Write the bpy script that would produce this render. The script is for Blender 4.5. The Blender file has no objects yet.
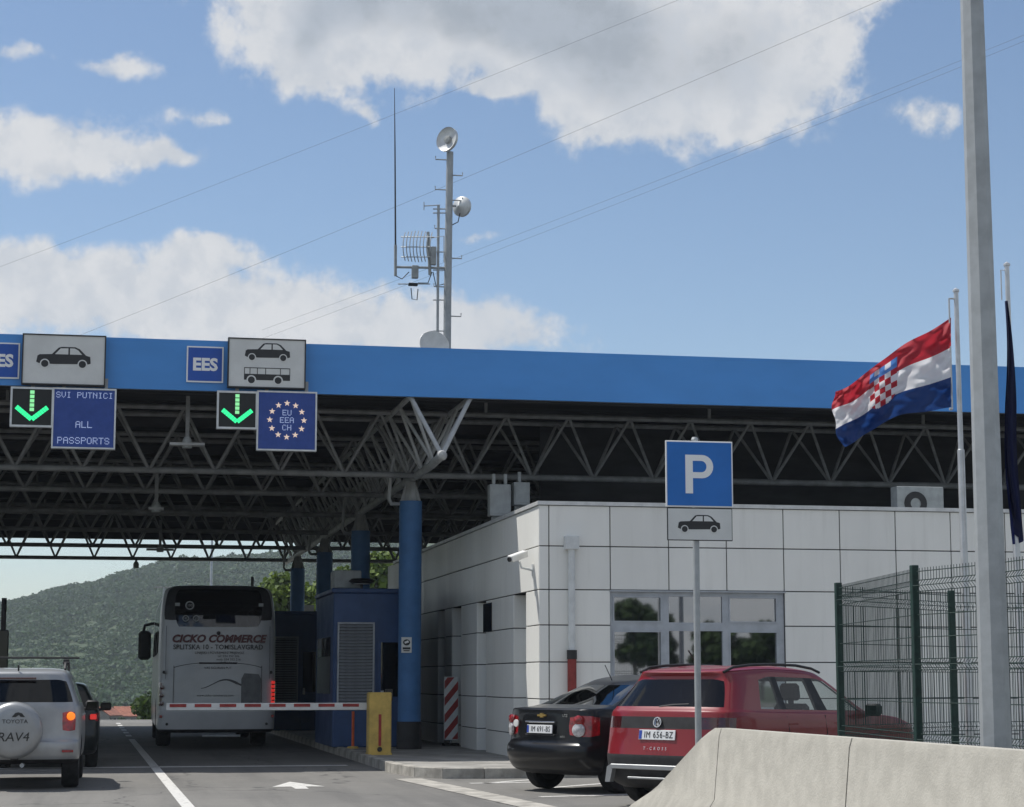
import bpy, bmesh, math, random
import numpy as np
from mathutils import Vector, Matrix

random.seed(7)
S = bpy.context.scene
COL = S.collection
R = math.radians
PI = math.pi

# ------------------------------------------------------------------ camera
F_PX, CAM_H, HZ, VPX = 2000.0, 1.48, 680.0, 110.0
PITCH = math.atan((HZ - 403.5) / F_PX)
YAW = math.atan((512 - VPX) * math.cos(PITCH) / F_PX)
FW = Vector((math.sin(YAW) * math.cos(PITCH), math.cos(YAW) * math.cos(PITCH), math.sin(PITCH)))
RT = Vector((math.cos(YAW), -math.sin(YAW), 0))
UP = RT.cross(FW)
cd = bpy.data.cameras.new('camera'); cam = bpy.data.objects.new('camera', cd); COL.objects.link(cam)
cam.location = (0, 0, CAM_H)
cam.rotation_euler = Matrix((RT, UP, -FW)).transposed().to_euler()
cd.sensor_fit = 'HORIZONTAL'; cd.sensor_width = 36.0; cd.lens = 36.0 * F_PX / 1024
cd.clip_start = 0.1; cd.clip_end = 20000
S.camera = cam


def ray(x, y):
    return FW + RT * ((x - 512) / F_PX) + UP * ((403.5 - y) / F_PX)
def pz(x, y, z=0.0):
    d = ray(x, y); t = (z - CAM_H) / d.z
    return Vector((d.x * t, d.y * t, z))
def pY(x, y, Y):
    d = ray(x, y); t = Y / d.y
    return Vector((d.x * t, Y, CAM_H + d.z * t))
def pX(x, y, X):
    d = ray(x, y); t = X / d.x
    return Vector((X, d.y * t, CAM_H + d.z * t))

# ------------------------------------------------------------------ light
SUN_DIR = Vector((-0.45, 0.30, 1.0)).normalized()          # towards the sun
SUN_EL = math.asin(SUN_DIR.z)
SUN_AZ = math.atan2(SUN_DIR.x, SUN_DIR.y)
sl = bpy.data.lights.new('sun', 'SUN'); sl.energy = 3.7; sl.angle = R(0.55); sl.color = (1.0, 0.965, 0.90)
so = bpy.data.objects.new('sun', sl); COL.objects.link(so)
so.rotation_euler = (-SUN_DIR).to_track_quat('-Z', 'Y').to_euler(); so.location = (-20, 20, 60)

S.view_settings.view_transform = 'Standard'
S.view_settings.look = 'None'
S.view_settings.exposure = 0.3
S.view_settings.gamma = 1.0
S.view_settings.use_curve_mapping = False
S.cycles.use_denoising = True
try:
    S.cycles.denoiser = 'OPENIMAGEDENOISE'
    S.cycles.denoising_input_passes = 'RGB_ALBEDO_NORMAL'
except Exception:
    pass
S.cycles.max_bounces = 6
S.cycles.diffuse_bounces = 3
S.cycles.glossy_bounces = 3
S.cycles.transparent_max_bounces = 12
S.cycles.volume_bounces = 0
S.cycles.sample_clamp_indirect = 6.0


class NT:
    """small helper for node trees"""
    def __init__(self, tree):
        self.t = tree; self.n = tree.nodes; self.l = tree.links
    def new(self, typ, **kw):
        nd = self.n.new(typ)
        for k, v in kw.items():
            setattr(nd, k, v)
        return nd
    def put(self, sock, v):
        if isinstance(v, bpy.types.NodeSocket):
            self.l.new(v, sock)
        else:
            sock.default_value = v
    def math(self, op, a, b=None, c=None, clamp=False):
        nd = self.new('ShaderNodeMath', operation=op, use_clamp=clamp)
        self.put(nd.inputs[0], a)
        if b is not None: self.put(nd.inputs[1], b)
        if c is not None: self.put(nd.inputs[2], c)
        return nd.outputs[0]
    def sstep(self, v, lo, hi, a=0.0, b=1.0):
        nd = self.new('ShaderNodeMapRange', interpolation_type='SMOOTHSTEP')
        self.put(nd.inputs[0], v); self.put(nd.inputs[1], lo); self.put(nd.inputs[2], hi)
        self.put(nd.inputs[3], a); self.put(nd.inputs[4], b)
        return nd.outputs[0]
    def mix(self, fac, a, b, mode='MIX'):
        nd = self.new('ShaderNodeMix', data_type='RGBA', blend_type=mode)
        self.put(nd.inputs['Factor'], fac)
        for s, v in ((nd.inputs[6], a), (nd.inputs[7], b)):
            if isinstance(v, bpy.types.NodeSocket): self.l.new(v, s)
            else: s.default_value = (v[0], v[1], v[2], 1)
        return nd.outputs[2]
    def noise(self, vec, scale, detail=4.0, rough=0.55, dist=0.0):
        nd = self.new('ShaderNodeTexNoise')
        if vec is not None: self.l.new(vec, nd.inputs['Vector'])
        nd.inputs['Scale'].default_value = scale; nd.inputs['Detail'].default_value = detail
        nd.inputs['Roughness'].default_value = rough; nd.inputs['Distortion'].default_value = dist
        return nd.outputs[0]


# ------------------------------------------------------------------ sky
W = bpy.data.worlds.new('World'); S.world = W; W.use_nodes = True
W.cycles.sampling_method = 'MANUAL'; W.cycles.sample_map_resolution = 512
q = NT(W.node_tree); q.n.clear()
sky = q.new('ShaderNodeTexSky', sky_type='NISHITA')
sky.sun_disc = False; sky.sun_elevation = SUN_EL; sky.sun_rotation = SUN_AZ % (2 * PI)
sky.altitude = 500; sky.air_density = 1.0; sky.dust_density = 0.5; sky.ozone_density = 1.6
tc = q.new('ShaderNodeTexCoord'); dirv = tc.outputs['Generated']
sp = q.new('ShaderNodeSeparateXYZ'); q.l.new(dirv, sp.inputs[0])
az = q.math('ARCTAN2', sp.outputs[0], sp.outputs[1])
el = q.math('ARCSINE', sp.outputs[2])
n_big = q.noise(dirv, 15.0, 7.0, 0.64)
n_fine = q.noise(dirv, 48.0, 4.0, 0.62)
n_low = q.noise(dirv, 2.6, 3.0, 0.5)
# cumulus groups: centre and size as seen in the sky (azimuth, elevation)
BL = [(440, -12, 195, 80, 1.75), (315, 15, 65, 55, .85), (560, 25, 80, 50, .95), (690, 50, 130, 70, .86), (605, 100, 62, 40, .78),
      (785, 40, 85, 62, .72), (720, 105, 85, 40, .72), (880, -8, 50, 22, .55), (55, 150, 112, 36, .95),
      (180, 160, 42, 13, .72), (70, 300, 250, 50, .80), (330, 324, 210, 36, .72), (500, 337, 85, 26, .72),
      (215, 257, 55, 15, .55), (20, 268, 130, 26, .45), (212, 118, 32, 12, .55), (118, 70, 58, 15, .66), (10, 45, 28, 14, .68),
      (935, 116, 36, 24, .66), (484, 87, 22, 9, .66), (470, 240, 32, 11, .66), (362, 110, 18, 16, .6), (300, 60, 30, 30, .7)]
wob = q.math('MULTIPLY', q.math('SUBTRACT', q.noise(dirv, 20.0, 3.0, 0.62), 0.5), 0.050)
wob2 = q.math('MULTIPLY', q.math('SUBTRACT', q.noise(dirv, 17.0, 3.0, 0.62), 0.5), 0.036)
azw = q.math('ADD', az, wob); elw = q.math('ADD', el, wob2)
dens = None
for (x, y, rx, ry, wgt) in BL:
    d = ray(x, y).normalized()
    a0, e0 = math.atan2(d.x, d.y), math.asin(d.z)
    u = q.math('DIVIDE', q.math('SUBTRACT', azw, a0), rx / F_PX)
    v = q.math('DIVIDE', q.math('SUBTRACT', elw, e0), ry / F_PX)
    r2 = q.math('ADD', q.math('MULTIPLY', u, u), q.math('MULTIPLY', v, v))
    g = q.math('MULTIPLY', q.math('EXPONENT', q.math('MULTIPLY', r2, -0.9)), wgt)
    dens = g if dens is None else q.math('ADD', dens, g)
# the rest of the sky carries the same kind of scattered clouds
cdir = ray(512, 170).normalized()
dp = q.new('ShaderNodeVectorMath', operation='DOT_PRODUCT'); q.l.new(dirv, dp.inputs[0]); dp.inputs[1].default_value = cdir
away = q.sstep(dp.outputs['Value'], math.cos(R(17)), math.cos(R(24)))
rest = q.math('MULTIPLY', q.sstep(n_low, 0.42, 0.62, 0.0, 1.2), away)
dens = q.math('ADD', dens, rest)
fb = q.math('ADD', q.math('MULTIPLY', q.math('SUBTRACT', n_big, 0.5), 1.9), q.math('MULTIPLY', q.math('SUBTRACT', n_fine, 0.5), 1.15))
tot = q.math('ADD', dens, q.math('MULTIPLY', fb, q.sstep(dens, 0.05, 0.5, 0.2, 1.0)))
cover = q.sstep(tot, 0.33, 0.82)
cover = q.math('MULTIPLY', cover, 0.94)
thick = q.sstep(q.math('ADD', dens, q.math('MULTIPLY', fb, 0.45)), 1.25, 2.0)
ccol = q.mix(thick, (0.74, 0.75, 0.765), (0.40, 0.44, 0.49))
ccol = q.mix(q.sstep(n_fine, 0.38, 0.60, 0.45, 0.0), ccol, (0.50, 0.55, 0.62))
ccol = q.mix(q.sstep(n_big, 0.34, 0.60, 0.30, 0.0), ccol, (0.46, 0.52, 0.60))
bgs = q.new('ShaderNodeBackground'); q.l.new(sky.outputs[0], bgs.inputs[0]); bgs.inputs[1].default_value = 0.095
bgc = q.new('ShaderNodeBackground'); q.l.new(ccol, bgc.inputs[0]); bgc.inputs[1].default_value = 0.80
mx = q.new('ShaderNodeMixShader'); q.l.new(cover, mx.inputs[0]); q.l.new(bgs.outputs[0], mx.inputs[1]); q.l.new(bgc.outputs[0], mx.inputs[2])
wo = q.new('ShaderNodeOutputWorld'); q.l.new(mx.outputs[0], wo.inputs['Surface'])


# ------------------------------------------------------------------ materials
def material(name, col, rough=0.6, metal=0.0, var=0.12, scale=6.0, bump=0.0, bscale=40.0, spec=0.5, coat=0.0, col2=None,
             stretch=None, emit=None, trans=0.0):
    m = bpy.data.materials.new(name); m.use_nodes = True
    q = NT(m.node_tree)
    b = q.n['Principled BSDF']
    geo = q.new('ShaderNodeTexCoord'); vec = geo.outputs['Object']
    if stretch:
        mp = q.new('ShaderNodeMapping'); mp.inputs['Scale'].default_value = stretch
        q.l.new(vec, mp.inputs[0]); vec = mp.outputs[0]
    if var > 0:
        n = q.noise(vec, scale, 5.0, 0.6)
        c2 = col2 or tuple(c * (1 - 2.2 * var) for c in col)
        c1 = tuple(min(1, c * (1 + var)) for c in col) if col2 is None else col
        q.l.new(q.mix(q.sstep(n, 0.3, 0.7), c1, c2), b.inputs['Base Color'])
        q.put(b.inputs['Roughness'], q.sstep(n, 0.25, 0.75, rough, min(1, rough * 1.25)))
    else:
        b.inputs['Base Color'].default_value = (*col, 1); b.inputs['Roughness'].default_value = rough
    b.inputs['Metallic'].default_value = metal
    b.inputs['Specular IOR Level'].default_value = spec
    b.inputs['Coat Weight'].default_value = coat; b.inputs['Coat Roughness'].default_value = 0.04
    if bump > 0:
        bp = q.new('ShaderNodeBump'); bp.inputs['Strength'].default_value = bump; bp.inputs['Distance'].default_value = 0.02
        q.l.new(q.noise(vec, bscale, 4.0, 0.6), bp.inputs['Height']); q.l.new(bp.outputs[0], b.inputs['Normal'])
    if emit:
        b.inputs['Emission Color'].default_value = (*emit[0], 1); b.inputs['Emission Strength'].default_value = emit[1]
    if trans:
        b.inputs['Transmission Weight'].default_value = trans
    return m


def glass_mat(name, tint, refl_ior=1.5, rough=0.02):
    m = bpy.data.materials.new(name); m.use_nodes = True
    q = NT(m.node_tree); q.n.clear()
    tr = q.new('ShaderNodeBsdfTransparent'); tr.inputs[0].default_value = (*tint, 1)
    gl = q.new('ShaderNodeBsdfGlossy'); gl.inputs['Roughness'].default_value = rough
    gl.inputs[0].default_value = (0.95, 0.97, 1, 1)
    lw = q.new('ShaderNodeLayerWeight'); lw.inputs[0].default_value = 0.5      # thin sheet: same reflectance from both sides
    f0 = ((refl_ior - 1) / (refl_ior + 1)) ** 2
    fr = q.math('MULTIPLY_ADD', q.math('POWER', lw.outputs['Facing'], 5.0), 1 - f0, f0)
    mxs = q.new('ShaderNodeMixShader'); q.l.new(fr, mxs.inputs[0]); q.l.new(tr.outputs[0], mxs.inputs[1]); q.l.new(gl.outputs[0], mxs.inputs[2])
    o = q.new('ShaderNodeOutputMaterial'); q.l.new(mxs.outputs[0], o.inputs[0])
    return m


def leaf_mat(name, c1, c2, scale=0.35, ao=False):
    m = bpy.data.materials.new(name); m.use_nodes = True
    q = NT(m.node_tree); b = q.n['Principled BSDF']
    g = q.new('ShaderNodeNewGeometry')
    n = q.noise(g.outputs['Position'], scale, 4.0, 0.65)
    rnd = g.outputs['Random Per Island']
    f = q.math('ADD', q.math('MULTIPLY', n, 0.9), q.math('MULTIPLY', rnd, 0.45))
    q.l.new(q.mix(q.sstep(f, 0.35, 1.0), c1, c2), b.inputs['Base Color'])
    b.inputs['Roughness'].default_value = 0.65; b.inputs['Specular IOR Level'].default_value = 0.25
    tl = q.new('ShaderNodeBsdfTranslucent'); q.l.new(q.mix(0.5, c2, (0.10, 0.16, 0.02)), tl.inputs[0])
    mxs = q.new('ShaderNodeMixShader'); mxs.inputs[0].default_value = 0.25
    q.l.new(b.outputs[0], mxs.inputs[1]); q.l.new(tl.outputs[0], mxs.inputs[2])
    q.l.new(mxs.outputs[0], q.n['Material Output'].inputs[0])
    return m


def asphalt_mat():
    m = bpy.data.materials.new('asphalt'); m.use_nodes = True
    q = NT(m.node_tree); b = q.n['Principled BSDF']
    tcn = q.new('ShaderNodeTexCoord'); v = tcn.outputs['Object']
    mp = q.new('ShaderNodeMapping'); mp.inputs['Scale'].default_value = (1.6, 0.10, 1); q.l.new(v, mp.inputs[0])
    big = q.noise(v, 0.22, 5.0, 0.6); streak = q.noise(mp.outputs[0], 1.0, 5.0, 0.65); grain = q.noise(v, 55.0, 3.0, 0.7); mid = q.noise(v, 2.2, 6.0, 0.68)
    c = q.mix(q.sstep(big, 0.3, 0.7), (0.215, 0.207, 0.190), (0.16, 0.155, 0.145))
    c = q.mix(q.sstep(streak, 0.42, 0.72, 0.0, 0.6), c, (0.10, 0.098, 0.094))
    c = q.mix(q.sstep(mid, 0.50, 0.78, 0.0, 0.5), c, (0.26, 0.25, 0.235))
    c = q.mix(q.sstep(grain, 0.35, 0.75, 0.0, 0.55), c, (0.09, 0.088, 0.085))
    vo = q.new('ShaderNodeTexVoronoi', feature='DISTANCE_TO_EDGE'); vo.inputs['Scale'].default_value = 0.23
    wv = q.new('ShaderNodeVectorMath', operation='MULTIPLY_ADD')
    nz = q.new('ShaderNodeTexNoise'); nz.inputs['Scale'].default_value = 1.3; q.l.new(v, nz.inputs['Vector'])
    q.l.new(nz.outputs['Color'], wv.inputs[0]); wv.inputs[1].default_value = (1.2, 1.2, 0); q.l.new(v, wv.inputs[2])
    q.l.new(wv.outputs[0], vo.inputs['Vector'])
    c = q.mix(q.sstep(vo.outputs['Distance'], 0.0, 0.008, 0.75, 0.0), c, (0.05, 0.05, 0.05))
    q.l.new(c, b.inputs['Base Color']); b.inputs['Roughness'].default_value = 0.88
    bp = q.new('ShaderNodeBump'); bp.inputs['Strength'].default_value = 0.35; bp.inputs['Distance'].default_value = 0.01
    q.l.new(grain, bp.inputs['Height']); q.l.new(bp.outputs[0], b.inputs['Normal'])
    return m


def paint_mat():
    m = bpy.data.materials.new('road_paint'); m.use_nodes = True
    q = NT(m.node_tree); b = q.n['Principled BSDF']
    tcn = q.new('ShaderNodeTexCoord'); v = tcn.outputs['Object']
    n = q.noise(v, 9.0, 6.0, 0.75)
    q.l.new(q.mix(q.sstep(n, 0.50, 0.68), (0.62, 0.61, 0.58), (0.26, 0.25, 0.24)), b.inputs['Base Color'])
    b.inputs['Roughness'].default_value = 0.75
    return m


M = {}
M['asphalt'] = asphalt_mat()
M['paint'] = paint_mat()
M['soil'] = material('dry_grass_soil', (0.075, 0.10, 0.045), 0.95, var=0.3, scale=0.05, col2=(0.03, 0.055, 0.022))
M['concrete'] = material('barrier_concrete', (0.43, 0.41, 0.36), 0.85, var=0.055, scale=5.0, bump=0.3, bscale=45)
M['kerb'] = material('kerb_concrete', (0.42, 0.40, 0.36), 0.9, var=0.18, scale=3.0, bump=0.3, bscale=35)
M['pave'] = material('island_paving', (0.30, 0.29, 0.27), 0.9, var=0.16, scale=1.5, bump=0.3, bscale=40)
M['panel'] = material('composite_panel', (0.86, 0.855, 0.815), 0.40, var=0.03, scale=0.7, stretch=(1, 1, .35))
def vary_panel(m):
    q = NT(m.node_tree); b = q.n['Principled BSDF']; src = b.inputs['Base Color'].links[0].from_socket
    oi = q.new('ShaderNodeObjectInfo')
    c = q.mix(q.math('MULTIPLY', oi.outputs['Random'], 0.09), src, (0.45, 0.46, 0.46))
    tcn = q.new('ShaderNodeTexCoord'); mp = q.new('ShaderNodeMapping'); mp.inputs['Scale'].default_value = (7, 7, .5); q.l.new(tcn.outputs['Object'], mp.inputs[0])
    c = q.mix(q.sstep(q.noise(mp.outputs[0], 1.0, 4.0, 0.6), 0.50, 0.80, 0.0, 0.16), c, (0.42, 0.41, 0.37))
    q.l.new(c, b.inputs['Base Color'])
vary_panel(M['panel'])
M['joint'] = material('joint_backing', (0.06, 0.062, 0.065), 0.8, var=0.1)
M['coping'] = material('coping_metal', (0.66, 0.67, 0.67), 0.4, metal=0.3, var=0.06)
M['wframe'] = material('window_frame_aluminium', (0.42, 0.45, 0.49), 0.45, metal=0.2, var=0.05)
M['glass_b'] = glass_mat('building_glass', (0.16, 0.18, 0.18), 3.6)
M['room'] = material('dark_room', (0.05, 0.05, 0.05), 0.9, var=0.1)
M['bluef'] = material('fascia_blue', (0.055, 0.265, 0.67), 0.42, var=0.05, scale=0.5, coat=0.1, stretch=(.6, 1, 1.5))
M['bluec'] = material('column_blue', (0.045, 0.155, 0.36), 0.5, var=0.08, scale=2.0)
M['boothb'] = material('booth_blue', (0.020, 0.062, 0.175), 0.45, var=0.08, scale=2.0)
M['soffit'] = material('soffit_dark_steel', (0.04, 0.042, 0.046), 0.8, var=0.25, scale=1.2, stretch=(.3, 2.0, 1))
M['truss'] = material('truss_grey_steel', (0.21, 0.215, 0.215), 0.55, var=0.15, scale=3.0)
M['truss_w'] = material('girder_pale_steel', (0.40, 0.41, 0.41), 0.5, var=0.10, scale=3.0)
M['black'] = material('black_plastic', (0.018, 0.018, 0.02), 0.5, var=0.1)
M['rubber'] = material('tyre_rubber', (0.016, 0.016, 0.017), 0.85, var=0.25, scale=8)
M['rim'] = material('alloy_rim', (0.45, 0.46, 0.47), 0.35, metal=0.8, var=0.05)
M['rim_d'] = material('dark_rim', (0.03, 0.03, 0.033), 0.4, metal=0.5, var=0.05)
M['signw'] = material('sign_white', (0.66, 0.67, 0.66), 0.5, var=0.04, scale=2)
M['signk'] = material('sign_black', (0.02, 0.021, 0.024), 0.5, var=0.0)
M['signb'] = material('sign_blue', (0.012, 0.085, 0.42), 0.45, var=0.05, scale=2)
M['psign'] = material('parking_blue', (0.008, 0.15, 0.52), 0.45, var=0.04, scale=2)
M['steel'] = material('galvanised_steel', (0.40, 0.42, 0.43), 0.5, metal=0.35, var=0.05, scale=7)
M['alum'] = material('aluminium', (0.60, 0.61, 0.62), 0.35, metal=0.6, var=0.05)
M['ledk'] = material('led_board_black', (0.012, 0.014, 0.014), 0.6, var=0.0)
M['ledblue'] = material('led_board_blue', (0.014, 0.040, 0.19), 0.5, var=0.05, scale=9, emit=((0.02, 0.06, 0.28), 0.12))
M['led_g'] = material('led_green', (0.02, 0.3, 0.12), 0.5, var=0.0, emit=((0.03, 0.85, 0.30), 1.0))
M['led_g2'] = material('led_pale_green', (0.1, 0.3, 0.15), 0.5, var=0.0, emit=((0.25, 0.75, 0.32), 0.8))
M['led_w'] = material('led_white', (0.3, 0.35, 0.5), 0.5, var=0.0, emit=((0.50, 0.62, 0.95), 0.42))
M['led_y'] = material('led_pinkish_white', (0.4, 0.35, 0.3), 0.5, var=0.0, emit=((0.95, 0.72, 0.58), 0.45))
M['yellow'] = material('barrier_yellow', (0.60, 0.41, 0.10), 0.5, var=0.12, scale=3)
M['redpaint'] = material('red_paint', (0.36, 0.035, 0.03), 0.5, var=0.15, scale=4)
M['whitepaint'] = material('white_paint', (0.72, 0.72, 0.70), 0.5, var=0.06, scale=4)
M['orange'] = material('orange_plastic', (0.60, 0.10, 0.02), 0.5, var=0.1)
M['green'] = material('fence_green', (0.007, 0.034, 0.026), 0.5, var=0.15, scale=10)
M['pvc'] = material('downpipe_white', (0.66, 0.68, 0.68), 0.45, var=0.05)
M['pipe_red'] = material('downpipe_red', (0.25, 0.03, 0.025), 0.5, var=0.1)
M['grey'] = material('cabinet_grey', (0.34, 0.36, 0.36), 0.55, var=0.08)
M['louver'] = material('louver_metal', (0.30, 0.32, 0.35), 0.4, metal=0.5, var=0.1)
M['darkglass'] = glass_mat('dark_glass', (0.05, 0.055, 0.06), 1.6)
M['carglass'] = glass_mat('car_glass', (0.84, 0.88, 0.86), 1.55)
M['slopeglass'] = glass_mat('saloon_glass', (0.10, 0.11, 0.115), 2.3)
M['tintglass'] = glass_mat('tinted_car_glass', (0.012, 0.013, 0.014), 1.45)
M['red'] = material('car_red', (0.20, 0.006, 0.012), 0.34, var=0.03, scale=2, coat=0.6, spec=.35)
M['blackp'] = material('car_black', (0.007, 0.0075, 0.009), 0.30, var=0.0, coat=0.35, spec=.22)
M['silver'] = material('car_silver', (0.33, 0.34, 0.35), 0.38, metal=0.45, var=0.06, scale=2.5, coat=0.4)
M['darkcar'] = material('car_dark_green', (0.010, 0.014, 0.014), 0.3, var=0.0, coat=0.4, spec=.25)
M['buswhite'] = material('bus_white', (0.47, 0.48, 0.49), 0.4, var=0.05, scale=1.2, coat=0.3)
M['busgrey'] = material('bus_grey', (0.13, 0.135, 0.14), 0.5, var=0.1)
M['trim'] = material('car_trim', (0.022, 0.022, 0.024), 0.6, var=0.1)
M['inner'] = material('car_interior', (0.03, 0.03, 0.032), 0.85, var=0.2)
M['taillight'] = material('tail_light_red', (0.33, 0.008, 0.012), 0.2, var=0.25, scale=14, coat=1.0)
M['tail_dark'] = material('tail_light_smoked', (0.06, 0.006, 0.008), 0.2, var=0.2, scale=14, coat=1.0)
M['lampclear'] = material('tail_light_clear', (0.55, 0.55, 0.56), 0.2, var=0.2, scale=20, coat=1.0)
M['lampon'] = material('tail_light_lit_red', (0.6, 0.02, 0.02), 0.3, var=0.0, emit=((1.0, 0.05, 0.04), 0.32))
M['amberon'] = material('indicator_lit_amber', (0.8, 0.2, 0.02), 0.3, var=0.0, emit=((1.0, 0.24, 0.02), 0.7))
M['chrome'] = material('chrome', (0.7, 0.7, 0.7), 0.18, metal=1.0, var=0.0)
M['gold'] = material('emblem_gold', (0.65, 0.45, 0.15), 0.3, metal=0.8, var=0.0)
M['plate'] = material('number_plate', (0.70, 0.71, 0.72), 0.45, var=0.0)
M['plateblue'] = material('plate_blue', (0.02, 0.06, 0.35), 0.45, var=0.0)
M['letk'] = material('lettering_black', (0.02, 0.02, 0.02), 0.5, var=0.0)
M['letred'] = material('lettering_maroon', (0.09, 0.018, 0.02), 0.5, var=0.0)
M['letw'] = material('lettering_white', (0.85, 0.85, 0.85), 0.5, var=0.0)
M['rooftile'] = material('roof_tile_red', (0.33, 0.12, 0.07), 0.85, var=0.2, scale=1.5)
M['plaster'] = material('house_plaster', (0.32, 0.29, 0.26), 0.9, var=0.1, scale=0.8)
M['bark'] = material('bark', (0.09, 0.07, 0.05), 0.9, var=0.3, scale=4)
M['leaf_b'] = leaf_mat('leaf_bright', (0.045, 0.085, 0.012), (0.14, 0.20, 0.03))
M['leaf_d'] = leaf_mat('leaf_dark', (0.018, 0.038, 0.012), (0.06, 0.10, 0.03))
M['scrub'] = leaf_mat('hill_scrub', (0.020, 0.050, 0.022), (0.062, 0.115, 0.050), 0.05)
M['cable'] = material('cable_dark', (0.05, 0.05, 0.055), 0.6, var=0.0)


def cloth_mat(name, c):
    m = bpy.data.materials.new(name); m.use_nodes = True
    q = NT(m.node_tree); b = q.n['Principled BSDF']
    b.inputs['Base Color'].default_value = (*c, 1); b.inputs['Roughness'].default_value = 0.7
    tl = q.new('ShaderNodeBsdfTranslucent'); tl.inputs[0].default_value = (*c, 1)
    mxs = q.new('ShaderNodeMixShader'); mxs.inputs[0].default_value = 0.42
    q.l.new(b.outputs[0], mxs.inputs[1]); q.l.new(tl.outputs[0], mxs.inputs[2]); q.l.new(mxs.outputs[0], q.n['Material Output'].inputs[0])
    return m
M['fl_red'] = cloth_mat('flag_red', (0.46, 0.028, 0.045))
M['fl_white'] = cloth_mat('flag_white', (0.78, 0.78, 0.80))
M['fl_blue'] = cloth_mat('flag_blue', (0.014, 0.05, 0.19))
M['fl_navy'] = cloth_mat('flag_navy', (0.010, 0.016, 0.075))
M['fl_crown'] = cloth_mat('flag_crown_blue', (0.10, 0.25, 0.60))


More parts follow.
